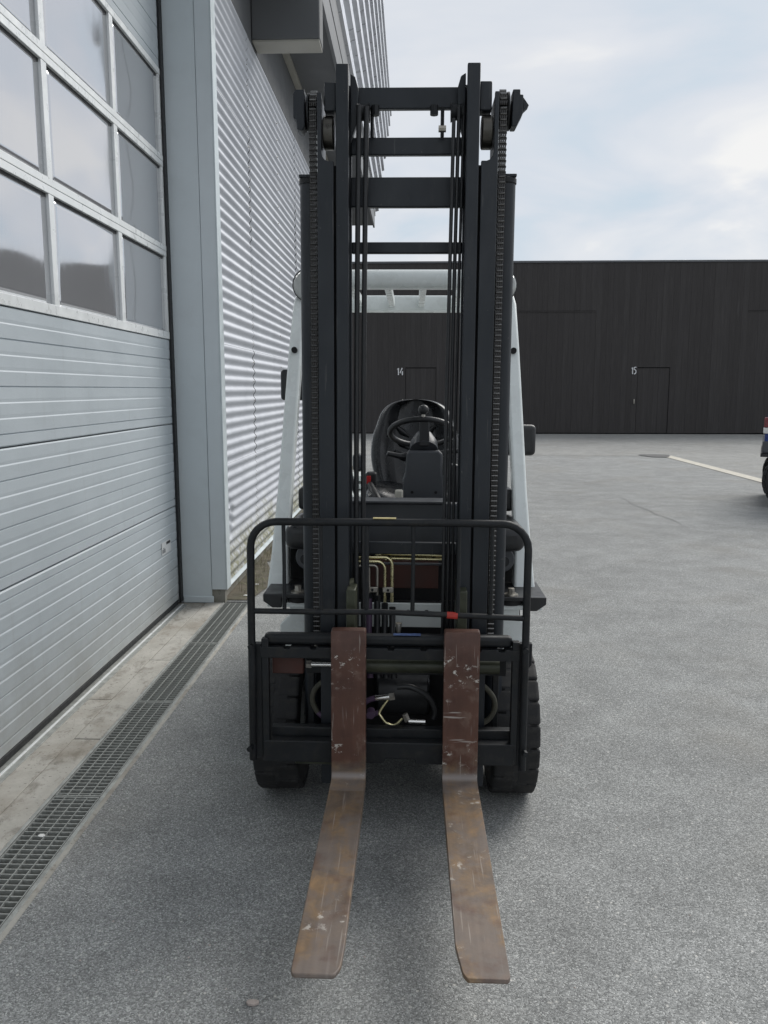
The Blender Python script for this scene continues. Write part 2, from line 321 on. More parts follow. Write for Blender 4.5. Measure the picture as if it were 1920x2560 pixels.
def link(me, name, parent=None, loc=None, bevel=0, seg=2):
    o = bpy.data.objects.new(name, me); col.objects.link(o)
    if parent: o.parent = parent
    if loc: o.location = loc
    if bevel:
        b = o.modifiers.new('bevel', 'BEVEL'); b.width = bevel; b.segments = seg; b.limit_method = 'ANGLE'; b.angle_limit = R(40)
    return o
def off_of(p):
    v = Vector((0, 0, 0))
    while p is not None: v += p.location; p = p.parent
    return v
def part(mb, name, mat, parent=None, bevel=0, smooth=False, seg=2, loc=None):
    """a mesh given in world metres, hung under parent; top-level when parent is None (origin at loc)"""
    off = off_of(parent) if parent else Vector(loc or (0, 0, 0))
    o = link(mb.mesh(name, mat, off, smooth), name, parent, loc if not parent else None, bevel, seg); return o
def bx(name, mat, parent, x0, x1, y0, y1, z0, z1, bevel=0.003, seg=2): return part(MB().box(x0, x1, y0, y1, z0, z1), name, mat, parent, bevel, True, seg)
def tb(name, mat, parent, pts, r, n=10): return part(MB().tube(pts, r, n), name, mat, parent, 0, True)
def thing(name, label, cat, loc, group=None):
    o = bpy.data.objects.new(name, None); col.objects.link(o); o.location = loc; o.empty_display_size = 0.2
    o['label'] = label; o['category'] = cat
    if group: o['group'] = group
    return o
def tag(o, label=None, cat=None, group=None, kind=None):
    if label: o['label'] = label
    if cat: o['category'] = cat
    if group: o['group'] = group
    if kind: o['kind'] = kind
    return o
def arc(c, r, a0, a1, n=6, plane='xz', k=0.0):
    P = []
    for i in range(n + 1):
        a = R(a0 + (a1 - a0) * i / n); u, w = c[0] + r * math.cos(a), c[1] + r * math.sin(a)
        P.append((u, k, w) if plane == 'xz' else (k, u, w) if plane == 'yz' else (u, w, k))
    return P

# ------------------------------------------------------------------ the setting: ground, apron, drain
XW, XD = -1.38, -1.69           # corrugated wall face, door face
XG0, XG1 = -1.375, -1.185       # drain
DY = 5.80                       # end of drain / door jamb plane
g = MB().add([(-150, -150, -0.16), (250, -150, -0.16), (250, 250, -0.16), (-150, 250, -0.16)], [(0, 1, 2, 3)])
tag(part(g, 'ground', 'dirt'), 'dark soil beneath the whole yard', None, None, 'structure')
g = MB().prism([(XG1, -150), (250, -150), (250, 250), (XW - 0.1, 250), (XW - 0.1, DY + 0.03), (XG1, DY + 0.03)], 'z', -0.12, 0.0)
tag(part(g, 'asphalt_yard', 'asphalt'), 'grey speckled asphalt yard under the forklift', None, None, 'structure')
g = MB().add([(-6, 19.4, 0.004), (6.0, 19.4, 0.004), (6.0, 10.2, 0.004), (60, 10.2, 0.004), (60, 29.2, 0.004), (-6, 29.2, 0.004)], [(0, 1, 2, 3, 4, 5)])
tag(part(g, 'far_pavement', 'asphalt2'), 'paler worn asphalt in front of the black shed', None, None, 'structure')
pts = []
for i in range(26):
    yy = 5.86 + i * 0.45; pts.append((XW + 0.20 + 0.09 * math.sin(i * 1.7) + rnd.uniform(-.05, .06), yy))
g = MB().add([(x, y, 0.006) for x, y in pts] + [(XW - 0.05, y, 0.006) for x, y in reversed(pts)], [tuple(range(52))])
tag(part(g, 'dirt_strip', 'dirt'), 'strip of damp brown dirt along the wall foot', None, None, 'structure')

apron = part(MB().box(-1.80, XG0 - 0.012, -6, DY + 0.05, -0.15, -0.012), 'concrete_apron', 'plinth'); tag(apron, 'stained concrete threshold along the roller door', None, None, 'structure')
ys = [-2.0, -0.3, 1.45, 2.4, 3.42, 4.5, DY + 0.03]
for i in range(len(ys) - 1):
    part(MB().box(-1.509, XG0 - 0.014, ys[i] + 0.003, ys[i + 1] - 0.003, -0.05, 0.0 + rnd.uniform(-.001, .003)), 'slab', 'concrete', apron, 0.004, True)
ys = [-2.0, 0.9, 3.9, DY + 0.03]
for i in range(len(ys) - 1):
    part(MB().box(-1.79, -1.515, ys[i] + 0.002, ys[i + 1] - 0.002, -0.05, -0.003), 'slab', 'concrete', apron, 0.003, True)

ch = part(MB().add([(XG0, -6, -0.02), (XG0, DY, -0.02), (XG0, -6, -0.115), (XG0, DY, -0.115), (XG1, -6, -0.115), (XG1, DY, -0.115), (XG1, -6, -0.02), (XG1, DY, -0.02)],
          [(0, 1, 3, 2), (2, 3, 5, 4), (4, 5, 7, 6)]), 'drain_channel', 'plinth')
tag(ch, 'concrete drain trough under the steel gratings', None, None, 'structure')
for (a, b, nm) in ((XG0 - 0.012, XG0 + 0.002, 0), (XG1 - 0.004, XG1 + 0.012, 1)):
    part(MB().box(a, b, -6, DY, -0.06, 0.003), 'frame_angle', 'galv', ch, 0.002)
part(MB().box(XG1 + 0.012, XG1 + 0.03, -6, DY, -0.06, 0.0015), 'concrete_haunch', 'concrete', ch)
# gratings: one liftable section each
gw0, gw1 = XG0 + 0.006, XG1 - 0.008
bar = MB().box(gw0, gw1, -0.0022, 0.0022, -0.022, -0.001).mesh('cross_bar', 'galv', ((gw0 + gw1) / 2, 0, 0))
lbar = MB().box(-0.0018, 0.0018, -0.474, 0.474, -0.012, 0.0005).mesh('bearing_bar', 'galv')
ebar = MB().box(gw0, gw1, -0.003, 0.003, -0.022, 0.0005).mesh('end_bar', 'galv', ((gw0 + gw1) / 2, 0, 0))
names = ['section by the corner flashing', 'second section from the corner flashing', 'third section from the corner flashing', 'fourth section from the corner flashing', 'fifth section from the corner flashing']
for i in range(5):
    yc = DY - 0.01 - 0.48 - i * 0.962
    t = thing('drain_grating', 'galvanised steel drain grating, ' + names[i], 'grating', ((gw0 + gw1) / 2, yc, 0), 'drain gratings along the door')
    for k in range(5): link(lbar, 'bearing_bar', t, ((k - 2) * (gw1 - gw0) / 4 * 0.985, 0, 0))
    for k in range(33): link(bar, 'cross_bar', t, (0, -0.4704 + (k + 0.5) * 0.9408 / 33, 0))
    for s in (-1, 1): link(ebar, 'end_bar', t, (0, s * 0.4745, 0))

# ------------------------------------------------------------------ the warehouse on the left
wh = thing('warehouse', 'grey warehouse with a tall glazed sectional door and corrugated metal wall', 'building', (-1.6, 6.0, 0))
# corrugated sheets
PITCH, AMP = 0.080, 0.0098
def corr_sheet(y0, y1, z0, waves, xoff, ny=2, dent=False):
    mb = MB(); n = waves * 8; vs = []
    for j in range(n + 1):
        z = z0 + j * PITCH / 8
        for i in range(ny + 1):
            y = y0 + (y1 - y0) * i / ny
            x = XW + xoff + AMP * math.sin(2 * math.pi * z / PITCH)
            if dent:
                d = math.hypot((y - 5.93) / 0.30, (z - 0.60) / 0.20)
                if d < 1:
                    w = (1 - d * d); x = XW + xoff + AMP * math.sin(2 * math.pi * z / PITCH) * (1 - 0.9 * w) - 0.03 * w + 0.016 * w * math.sin(y * 41 + z * 63) + 0.01 * w * math.sin(z * 90 - y * 25)
            vs.append((x, y, z))
    W = ny + 1
    mb.add(vs, [(j * W + i, j * W + i + 1, (j + 1) * W + i + 1, (j + 1) * W + i) for j in range(n) for i in range(ny)])
    return mb
cols_y = [5.84, 7.16, 9.9, 12.65, 15.4, 17.6]
zr = 0.12; row = 0
while zr < 4.40:
    wv = 11 if zr + 11 * PITCH < 4.5 else int(round((4.44 - zr) / PITCH))
    for c in range(5):
        first = (c == 0 and row == 0)
        mb = corr_sheet(cols_y[c], cols_y[c + 1] + 0.02, zr, wv, 0.0022 * ((c + 1) % 2) + 0.003 * (1 - row % 2) , 60 if first else 2, first)
        o = part(mb, 'corrugated_sheet', 'corr', wh, 0, True)
    zr += wv * PITCH; row += 1
# dark lapped edge strip at sheet ends
for c in range(1, 5):
    pts = [(XW + 0.001 + AMP * math.sin(2 * math.pi * z / PITCH), cols_y[c] + 0.004 + 0.004 * math.sin(z * 9), z) for z in [0.13 + 0.01 * i for i in range(431)]]
    part(MB().tube(pts, 0.0048, 4), 'sheet_lap', 'seal', wh)
part(MB().box(XW - 0.30, XW - 0.02, 5.86, 17.58, 0.1, 9.6), 'wall_core', 'dark', wh)
bx('wall_band', 'soffit', wh, XW - 0.05, XW + 0.01, 5.86, 17.59, 4.44, 5.04, 0)
part(MB().box(XW - 0.32, XW - 0.012, 5.86, 17.58, -0.1, 0.10), 'plinth', 'plinth', wh, 0.006)
part(MB().prism([(XW - 0.03, 0.104), (XW + 0.03, 0.098), (XW + 0.03, 0.101), (XW - 0.03, 0.125)], 'y', 5.85, 17.58), 'drip_flashing', 'flash_edge', wh)
# screws on the sheets
scr = MB().tube([(0, 0, 0), (0.004, 0, 0), (0.006, 0, 0)], [0.006, 0.006, 0.003], 6).mesh('screw', 'bolt')
for yy in (7.10, 8.6, 10.2):
    for i in range(1, 26):
        z = 0.14 + i * PITCH * 2; link(scr, 'screw', wh, Vector((XW + AMP + 0.003, yy, (round(z / PITCH) + 0.25) * PITCH)) - wh.location)
# door frame
jx = -1.46
bx('door_jamb', 'jamb', wh, XD - 0.05, jx, 5.79, 5.85, 0.0, 5.05, 0.004)
bx('corner_flashing', 'flash', wh, jx + 0.0025, -1.352, 5.786, 5.86, 0.10, 5.05, 0.003)
bx('flashing_edge', 'flash_edge', wh, -1.3515, -1.343, 5.784, 5.90, 0.10, 5.05, 0.001)
bx('plinth_end', 'plinth', wh, -1.463, -1.365, 5.80, 5.87, -0.05, 0.099, 0.004)
bx('jamb_foot', 'jamb', wh, XD + 0.02, jx + 0.012, 5.782, 5.80, 0.0, 0.05, 0.006)
bx('door_seal', 'seal', wh, XD + 0.002, XD + 0.018, 5.735, 5.792, 0.015, 4.6, 0.004)
bx('door_header', 'jamb', wh, XD - 0.05, XD + 0.22, -2.2, 5.789, 4.62, 5.05, 0.004)
bx('inner_wall', 'jamb', wh, XD - 0.3, XD + 0.20, -6, 0.35, 0, 5.05, 0.004)
bx('inside_dark', 'dark', wh, XD - 0.6, XD - 0.10, 0.3, 5.9, 0, 5.0, 0)
bx('sill_rail', 'alu', wh, XD + 0.022, XD + 0.032, 0.35, 5.735, -0.002, 0.006, 0.001)
bx('sill_strip', 'galv', wh, XD - 0.03, XD + 0.06, 0.35, 5.735, -0.01, 0.001, 0.001)
# the sectional door
sdoor = bpy.data.objects.new('sectional_door', None); col.objects.link(sdoor); sdoor.parent = wh; sdoor.location = Vector((XD, 3.0, 0)) - wh.location
ZJ = [0.035, 0.725, 1.31, 1.895]
def panel_profile(z0, z1):
    """door skin in (x,z): dark slots every 0.2 m, two small light-catching ledges between"""
    P = [(XD - 0.045, z0 + 0.003), (XD - 0.006, z0 + 0.003), (XD, z0 + 0.009)]
    z = z0 + 0.055; k = 0
    while z < z1 - 0.03:
        if k % 3 == 0: P += [(XD, z - 0.004), (XD - 0.007, z - 0.002), (XD - 0.007, z + 0.002), (XD - 0.001, z + 0.004)]
        else: P += [(XD + 0.001, z - 0.004), (XD - 0.0022, z + 0.002), (XD - 0.0005, z + 0.016)]
        z += 0.0655; k += 1
    P += [(XD, z1 - 0.009), (XD - 0.006, z1 - 0.003), (XD - 0.045, z1 - 0.003)]
    return P
zz = ZJ + [2.0]
for i in range(3):
    part(MB().prism(panel_profile(zz[i], zz[i + 1]), 'y', 0.36, 5.735), 'door_panel', 'door', sdoor)
part(MB().prism(panel_profile(3.655, 4.24), 'y', 0.36, 5.735), 'door_panel', 'door', sdoor)
part(MB().prism(panel_profile(4.24, 4.70), 'y', 0.36, 5.735), 'door_panel', 'door', sdoor)
bx('bottom_seal', 'seal', sdoor, XD - 0.04, XD - 0.002, 0.36, 5.735, 0.004, 0.036, 0.004)
# window sections: rails, mullions, panes
WR = [1.895, 2.485, 3.07, 3.655]
WM = [5.735, 4.845, 3.93, 3.02, 2.11, 1.20, 0.36]
for i, z in enumerate(WR):
    if i == 0: bx('window_rail', 'alu', sdoor, XD - 0.045, XD + 0.006, 0.36, 5.735, z + 0.001, z + 0.05, 0.002)
    elif i == 3: bx('window_rail', 'alu', sdoor, XD - 0.045, XD + 0.006, 0.36, 5.735, z - 0.04, z - 0.001, 0.002)
    else:
        bx('window_rail', 'alu', sdoor, XD - 0.045, XD + 0.006, 0.36, 5.735, z + 0.001, z + 0.036, 0.002)
        bx('window_rail', 'alu', sdoor, XD - 0.045, XD + 0.005, 0.36, 5.735, z - 0.036, z - 0.001, 0.002)
for i in range(3):
    za_ = WR[i] + (0.05 if i == 0 else 0.036); zb_ = WR[i + 1] - (0.04 if i == 2 else 0.036)
    for j in range(len(WM)):
        y = WM[j]; w = 0.028
        ya, yb = (y - w * 1.2, y) if j == 0 else (y, y + w) if j == len(WM) - 1 else (y - w, y + w)
        bx('mullion', 'alu', sdoor, XD - 0.04, XD + 0.003, ya, yb, za_ + 0.0005, zb_ - 0.0005, 0.002)
        if j < len(WM) - 1:
            yb2, ya2 = y - (w * 1.2 if j == 0 else w), WM[j + 1] + w
            mb = MB(); N = 12; vs = []
            for a in range(N + 1):
                for b in range(N + 1):
                    u, v = a / N, b / N; bulge = 0.005 * (math.sin(math.pi * u) * math.sin(math.pi * v)) ** 2 * (0.6 + 0.4 * ((i * 7 + j * 5) % 3))
                    vs.append((XD - 0.016 + bulge, ya2 - 0.008 + (yb2 - ya2 + 0.016) * u, za_ - 0.008 + (zb_ - za_ + 0.016) * v))
            mb.add(vs, [(a * (N + 1) + b, (a + 1) * (N + 1) + b, (a + 1) * (N + 1) + b + 1, a * (N + 1) + b + 1) for a in range(N) for b in range(N)])
            o = part(mb, 'window_pane', 'glass', sdoor, 0, True); sm = o.modifiers.new('thickness', 'SOLIDIFY'); sm.thickness = 0.004
            part(MB().box(XD - 0.021, XD - 0.012, ya2, ya2 + 0.014, za_, zb_), 'pane_gasket', 'seal', sdoor)
            part(MB().box(XD - 0.022, XD - 0.011, ya2, yb2, zb_ - 0.016, zb_), 'pane_gasket', 'seal', sdoor)
# sticker on the door
MT['sticker'] = pmat('faded_sticker', (0.56, 0.58, 0.59), 0.6, 0, 0.1, 40)
st = bx('sticker', 'sticker', sdoor, XD + 0.0022, XD + 0.0032, 5.37, 5.58, 0.435, 0.52, 0)
bx('sticker_print', 'seal', sdoor, XD + 0.0033, XD + 0.0037, 5.475, 5.565, 0.493, 0.512, 0)
for k in range(3): bx('sticker_print', 'panel', sdoor, XD + 0.0033, XD + 0.0037, 5.385 + k * 0.024, 5.40 + k * 0.024, 0.445, 0.472 + 0.01 * (k == 1), 0)
# canopy: soffit, box, batten, fascia
bx('soffit', 'soffit', wh, XW - 0.5, -0.832, -6, 18.3, 5.05, 5.10, 0)
bx('soffit_batten', 'batten_and_bounce_light', wh, XW + 0.012, XW + 0.075, 7.2, 17.6, 5.0, 5.049, 0.002)
bx('ventilation_box', 'soffit', wh, XW + 0.012, -0.79, 7.35, 7.62, 4.47, 5.045, 0.012)
bx('ventilation_box_lit_face', 'batten_and_bounce_light', wh, XW + 0.016, -0.795, 7.36, 7.61, 4.452, 4.4695, 0.004)  # thin sheet under the box, warm bounce light put into its colour
bx('fascia_trim', 'trim', wh, -0.86, -0.825, -6, 18.4, 5.02, 5.30, 0.004)
bx('fascia_trim', 'trim', wh, -0.85, -0.818, -6, 18.6, 5.302, 5.60, 0.004)
for k in range(9):
    z = 5.602 + k * 0.451; x = -0.832 + k * 0.0208; ye = 19.6 + k * 0.62
    P = [(x - 0.06, z), (x - 0.022, z), (x + 0.05, z + 0.02), (x + 0.05, z + 0.19), (x - 0.022, z + 0.22), (x - 0.022, z + 0.449), (x - 0.06, z + 0.449)]
    part(MB().prism(P, 'y', -6, ye), 'fascia_sheet', 'fascia', wh)

# ------------------------------------------------------------------ black timber shed far behind
SY = 29.0
shed = thing('timber_shed', 'long black-stained timber shed with numbered doors 14 and 15', 'building', (4, SY, 0))
SH = 5.83
unit = MB().box(-0.5, 0.5, -0.5, 0.5, 0, 1).mesh('board', 'timber')
doors = [(-0.235, 0.845, 14), (7.82, 8.93, 15), (15.9, 17.0, 16)]
gates = [(-4.75, -1.80), (3.36, 6.32), (11.46, 14.42)]
gate_o = []
for (a, b) in gates:
    go = bpy.data.objects.new('gate', None); col.objects.link(go); go.parent = shed; go.location = (a - 4, 0, 0); gate_o.append(go)
door_o = []
for (a, b, n) in doors:
    do = bpy.data.objects.new('pass_door', None); col.objects.link(do); do.parent = shed; do.location = (a - 4, 0, 0); door_o.append(do)
def put(parent, name, x0, x1, z0, z1, yoff, th=0.03):
    o = link(unit, name, parent); o.scale = (x1 - x0, th, z1 - z0)
    o.location = Vector(((x0 + x1) / 2, SY + yoff, z0)) - off_of(parent); return o
xs = sorted(set([-7.0] + [a for a, b in gates] + [b for a, b in gates] + [d[0] for d in doors] + [d[1] for d in doors] + [20.0]))
for i in range(len(xs) - 1):
    a, b = xs[i], xs[i + 1]; n = max(1, round((b - a) / 0.19)); w = (b - a) / n
    gi = next((k for k, gg in enumerate(gates) if gg[0] <= a + .01 and b <= gg[1] + .01), None)
    di = next((k for k, d in enumerate(doors) if d[0] <= a + .01 and b <= d[1] + .01), None)
    for k in range(n):
        x0, x1 = a + k * w + 0.0012, a + (k + 1) * w - 0.0012; yo = rnd.uniform(-0.004, 0.004)
        if gi is not None:
            put(shed, 'board', x0, x1, 4.23, SH, yo); put(gate_o[gi], 'gate_board', x0, x1, 0.05, 4.222, yo + 0.012)
        elif di is not None:
            put(shed, 'board', x0, x1, 2.315, SH, yo)
            put(door_o[di], 'door_board', x0 + (0.012 if k == 0 else 0), x1 - (0.012 if k == n - 1 else 0), 0.05, 2.285, yo + 0.022)
        else: put(shed, 'board', x0, x1, 0.04, SH, yo)
part(MB().box(-7, 20, SY + 0.05, SY + 9, 0, SH - 0.03), 'wall_core', 'dark', shed)
part(MB().box(-7.1, 20.1, SY - 0.05, SY + 9, SH + 0.001, SH + 0.07), 'roof_capping', 'cap', shed, 0.01)
for (a, b), go in zip(gates, gate_o): bx('gate_rail', 'timber', go, a, b, SY - 0.022, SY - 0.005, 4.185, 4.215, 0)
for (a, b, n), do in zip(doors, door_o):
    bx('door_handle', 'bolt', do, a - 0.11, a - 0.075, SY - 0.07, SY - 0.017, 1.06, 1.22, 0.006)
# painted numbers, drawn as strokes
def stroke(name, parent, pts, r=0.028):
    mb = MB(); pts = [Vector((p[0], SY - 0.024, p[1])) for p in pts]
    o = part(mb.tube(pts, r, 8), name, 'paint_white', parent, 0, True); return o
def number(parent, x, z, h, s):
    def T(P): return [(x + p[0] * h, z + p[1] * h) for p in P]
    if s == 14:
        stroke('number_one', parent, T([(0.0, 0.78), (0.17, 0.98), (0.17, 0.02)]), h * .075)
        stroke('number_four', parent, T([(0.70, 1.0), (0.40, 0.30), (0.78, 0.30), (0.72, 0.30), (0.74, 0.55), (0.72, 0.0)]), h * .075)
    else:
        stroke('number_one', parent, T([(0.0, 0.80), (0.16, 0.98), (0.16, 0.20), (0.18, 0.0)]), h * .07)
        a = [(0.34 + 0.0, 0.62)] + [(0.34 + 0.26 * math.cos(R(t)), 0.34 + 0.34 * math.sin(R(t))) for t in range(80, -120, -20)]
        stroke('number_five', parent, T([(0.66, 0.98), (0.40, 0.96), (0.36, 0.62), (0.50, 0.66), (0.64, 0.48), (0.66, 0.28), (0.56, 0.08), (0.38, 0.0)]), h * .07)
number(shed, -0.52, 2.05, 0.25, 14)
number(shed, 7.60, 2.08, 0.24, 15)

# ------------------------------------------------------------------ road paint and patches
g = MB().prism([(5.88, 12.6), (6.12, 12.6), (6.12, 19.5), (5.88, 19.15)], 'z', 0.0045, 0.0085)
tag(part(g, 'painted_line', 'line'), 'faded cream parking line running towards the black shed', None, None, 'structure')
pp = [(5.75 + 0.33 * math.cos(a) * (1 + 0.2 * math.sin(3 * a)), 19.42 + 0.5 * math.sin(a) * (1 + 0.15 * math.cos(2 * a)), 0.012) for a in [i * 2 * math.pi / 18 for i in range(18)]]
tag(part(MB().add(pp, [tuple(range(18))]), 'tar_patch', 'patch'), 'dark tar patch at the end of the parking line', None, None, 'structure')

ck = [(3.02, 11.9), (3.05, 11.5), (3.00, 11.1), (3.08, 10.6), (3.06, 10.2), (3.14, 9.8), (3.13, 9.4)]
wd = [0.001, 0.006, 0.003, 0.008, 0.003, 0.006, 0.001]
g = MB().add([(x - w, y, 0.003) for (x, y), w in zip(ck, wd)] + [(x + w, y, 0.003) for (x, y), w in zip(ck, wd)], [(i, i + 1, i + 8, i + 7) for i in range(6)])
MT['crack'] = pmat('faint_crack', (0.17, 0.17, 0.168), 0.9, 0, 0.3, 30)
tag(part(g, 'asphalt_crack', 'crack'), 'thin dark crack in the open asphalt', None, None, 'structure')
MT['chain_pin'] = pmat('chain_pin_glint', (0.20, 0.20, 0.20), 0.35, 0.8, 0.3, 60)  # lighter than the links: glint of the plates put into the colour
MT['roller'] = pmat('greasy_roller', (0.10, 0.095, 0.085), 0.35, 0.8, 0.4, 20)
MT['lamp_red'] = pmat('tail_lamp_red', (0.17, 0.03, 0.035), 0.2, 0, 0.2, 30)

# ------------------------------------------------------------------ the forklift
X0 = -0.03
fl = thing('forklift', 'white and black counterbalance forklift with rusty forks parked on the asphalt', 'forklift', (X0, 3.05, 0))
fl.rotation_euler = (0, R(0.28), 0)
# --- forks
def fork(x0, x1, inner):
    YB, ZT, ZB = 2.59, 0.765, 0.25
    T = 0.042
    rows = []                      # (y_top,z_top, y_bot,z_bot, x0, x1): cross-sections down the shank and out along the blade
    def xs_at(y):
        if inner == 1:                                   # square tip, rounded corners, slight taper on the inner edge
            c = 0.004 * max(0, (1.74 - y) / 0.1); q = min(1, max(0, (1.676 - y) / 0.04)); c += 0.014 * q * q
            e2 = min(1, max(0, (1.654 - y) / 0.018)); return x0 + 0.007 * e2 * e2, x1 - c
        c = 0.013 * min(1, max(0, (1.752 - y) / 0.105)); q = min(1, max(0, (1.662 - y) / 0.026)); c += 0.010 * q * q
        e2 = min(1, max(0, (1.652 - y) / 0.016)); return x0 + c, x1 - 0.008 * e2 * e2
    rows.append((YB + 0.006, ZT, YB + T, ZT, x0 + 0.004, x1 - 0.004)); rows.append((YB, ZT - 0.008, YB + T, ZT - 0.004, x0, x1))
    for z in (0.65, 0.5, 0.38, 0.30): rows.append((YB, z, YB + T, z, x0, x1))
    for k in range(5):
        a = R(90 * k / 4); ri, ro = 0.016, 0.05
        rows.append((YB - ri + ri * math.cos(a), ZB + ri - ri * math.sin(a), YB + T - ro + ro * math.cos(a), ZB - T + ro - ro * math.sin(a), x0, x1))
    L_ = YB - ri - 1.64
    for y in [YB - ri - L_ * q for q in (0.08, 0.2, 0.35, 0.5, 0.65, 0.78, 0.86)] + [1.755, 1.73, 1.705, 1.685, 1.67, 1.658, 1.649, 1.642, 1.638]:
        u = (YB - ri - y) / L_; th = T * max(0, 1 - u) ** 0.9 + 0.011; a, b = xs_at(y)
        rows.append((y, ZB + 0.012 * min(u, 1), y, ZB + 0.012 * min(u, 1) - min(th, T), a, b))
    rows.append((1.634, ZB + 0.007, 1.634, ZB + 0.004, xs_at(1.634)[0] + 0.003, xs_at(1.634)[1] - 0.003))
    mb = MB(); vs = []
    for (yt, zt, yb, zb, a, b) in rows: vs += [(a, yt, zt), (b, yt, zt), (b, yb, zb), (a, yb, zb)]
    fs = [(0, 3, 2, 1)]
    for i in range(len(rows) - 1):
        for k in range(4): fs.append((i * 4 + k, i * 4 + (k + 1) % 4, i * 4 + 4 + (k + 1) % 4, i * 4 + 4 + k))
    e_ = (len(rows) - 1) * 4; fs.append((e_, e_ + 1, e_ + 2, e_ + 3)); mb.add(vs, fs)
    o = part(mb, 'fork', 'fork', fl, 0.004, True); return o
tag(fork(-0.267, -0.152, 1), 'rusty worn fork tine beside the drain side wheel')
tag(fork(0.107, 0.224, -1), 'rusty worn fork tine with heavy white scratches on its shank')
# --- carriage
bx('carriage_shaft', 'steel', fl, -0.500, 0.338, 2.645, 2.685, 0.693, 0.733, 0.014, 4)
tb('carriage_pin', 'chrome', fl, [(0.338, 2.665, 0.700), (0.372, 2.665, 0.700)], 0.011)
up = [(-0.510, 0.655), (0.360, 0.655), (0.360, 0.693)]
x = 0.360
for nx in (0.30, 0.22, 0.04, -0.07, -0.22, -0.33, -0.42): up += [(nx + 0.012, 0.693), (nx + 0.009, 0.686), (nx - 0.009, 0.686), (nx - 0.012, 0.693)]
up += [(-0.510, 0.693)]
part(MB().prism(up, 'y', 2.628, 2.668), 'upper_carriage_plate', 'steel', fl, 0.002)
part(MB().prism([(-0.505, 0.285), (-0.092, 0.285), (-0.086, 0.302), (0.012, 0.302), (0.018, 0.285), (0.352, 0.285), (0.352, 0.362), (-0.505, 0.362)], 'y', 2.628, 2.672), 'lower_carriage_plate', 'steel', fl, 0.004)
bx('lower_guide_rail', 'steel', fl, -0.482, 0.395, 2.674, 2.71, 0.335, 0.392, 0.004)
for s, xx in ((-1, -0.506), (1, 0.336)):
    bx('carriage_side_plate', 'steel', fl, xx, xx + 0.024, 2.63, 2.66, 0.29, 0.72, 0.003)
tb('sideshift_cylinder', 'grease', fl, [(-0.20, 2.70, 0.612), (0.30, 2.70, 0.612)], 0.026, 18)
tb('sideshift_rod', 'chrome', fl, [(-0.350, 2.695, 0.612), (-0.19, 2.695, 0.612)], 0.009, 12)
tb('rod_nut', 'bolt', fl, [(-0.362, 2.695, 0.612), (-0.345, 2.695, 0.612)], 0.014, 6)
bx('cylinder_bracket', 'brown', fl, -0.48, -0.372, 2.69, 2.74, 0.578, 0.645, 0.004)
bx('inner_carriage_plate', 'steel', fl, -0.368, 0.33, 2.735, 2.75, 0.565, 0.655, 0.003)
for xx in (-0.365, 0.285): bx('carriage_upright', 'steel', fl, xx, xx + 0.022, 2.755, 2.775, 0.30, 0.66, 0.003)
for xx in (-0.40, 0.17): bx('carriage_foot', 'grease', fl, xx, xx + (0.17 if xx < 0 else 0.06), 2.66, 2.72, 0.262, 0.284, 0.004)
# carriage rollers' side blocks in the mast
for xx in (-0.222, 0.152): bx('carriage_arm', 'grease', fl, xx, xx + 0.032, 2.66, 2.84, 0.60, 0.885, 0.004)
# --- load backrest
LX, RX, ZTOP = -0.537, 0.376, 1.121
br = bpy.data.objects.new('load_backrest', None); col.objects.link(br); br.parent = fl; br.location = (0, -0.40, 0.7)
def frame_bar(name, pts, w, d):
    """flat bar with rounded edges following pts in the XZ plane"""
    return part(MB().tube(pts, w, 10), name, 'steel', br, 0, True)
rc = 0.085
fp = [(LX - 0.004, 2.635, 0.29), (LX, 2.625, 0.55), (LX + 0.002, 2.62, 0.82), (LX + 0.004, 2.62, ZTOP - rc)]
fp += [(LX + 0.004 + rc - rc * math.cos(R(a)), 2.62, ZTOP - rc + rc * math.sin(R(a))) for a in range(15, 91, 15)]
fp += [(-0.2, 2.62, ZTOP + 0.001), (0.1, 2.62, ZTOP + 0.0015)]
fp += [(RX - rc + rc * math.sin(R(a)), 2.62, ZTOP - rc + rc * math.cos(R(a))) for a in range(0, 91, 15)]
fp += [(RX, 2.62, 0.82), (RX + 0.002, 2.625, 0.55), (RX + 0.004, 2.635, 0.27)]
frame_bar('frame_tube', fp, 0.0128, 0)
frame_bar('middle_rail', [(LX, 2.621, 0.819), (-0.30, 2.621, 0.819), (-0.10, 2.62, 0.822), (0.06, 2.62, 0.817), (RX, 2.621, 0.806)], 0.0095, 0)
for i, xx in enumerate((-0.424, -0.302, -0.150, 0.001, 0.150, 0.258)):
    zl = 0.819 if xx < 0 else 0.813
    part(MB().tube([(xx, 2.622, ZTOP - 0.004), (xx + 0.001, 2.621, 0.97), (xx, 2.622, zl - 0.002)], [0.0068, 0.0062, 0.0072], 8), 'guard_rod', 'steel', br, 0, True)
for xx in (LX, RX):
    part(MB().tube([(xx, 2.60, 0.70), (xx, 2.655, 0.70)], 0.010, 6), 'backrest_bolt', 'steel', br)
    part(MB().tube([(xx + 0.01 * (1 if xx > 0 else -1), 2.60, 0.34), (xx, 2.655, 0.34)], 0.010, 6), 'backrest_bolt', 'steel', br)
bx('side_plate', 'steel', br, LX + 0.004, LX + 0.032, 2.636, 2.668, 0.30, 0.70, 0.003)
part(MB().prism([(RX - 0.02, 0.28), (RX + 0.008, 0.28), (RX + 0.010, 0.62), (RX + 0.026, 0.64), (RX + 0.026, 0.715), (RX - 0.02, 0.715)], 'y', 2.638, 2.662), 'side_plate', 'steel', br, 0.003)
bx('yellow_sticker', 'sticker_y', br, -0.13, -0.055, 2.611, 2.626, ZTOP + 0.0135, ZTOP + 0.0172, 0.001)
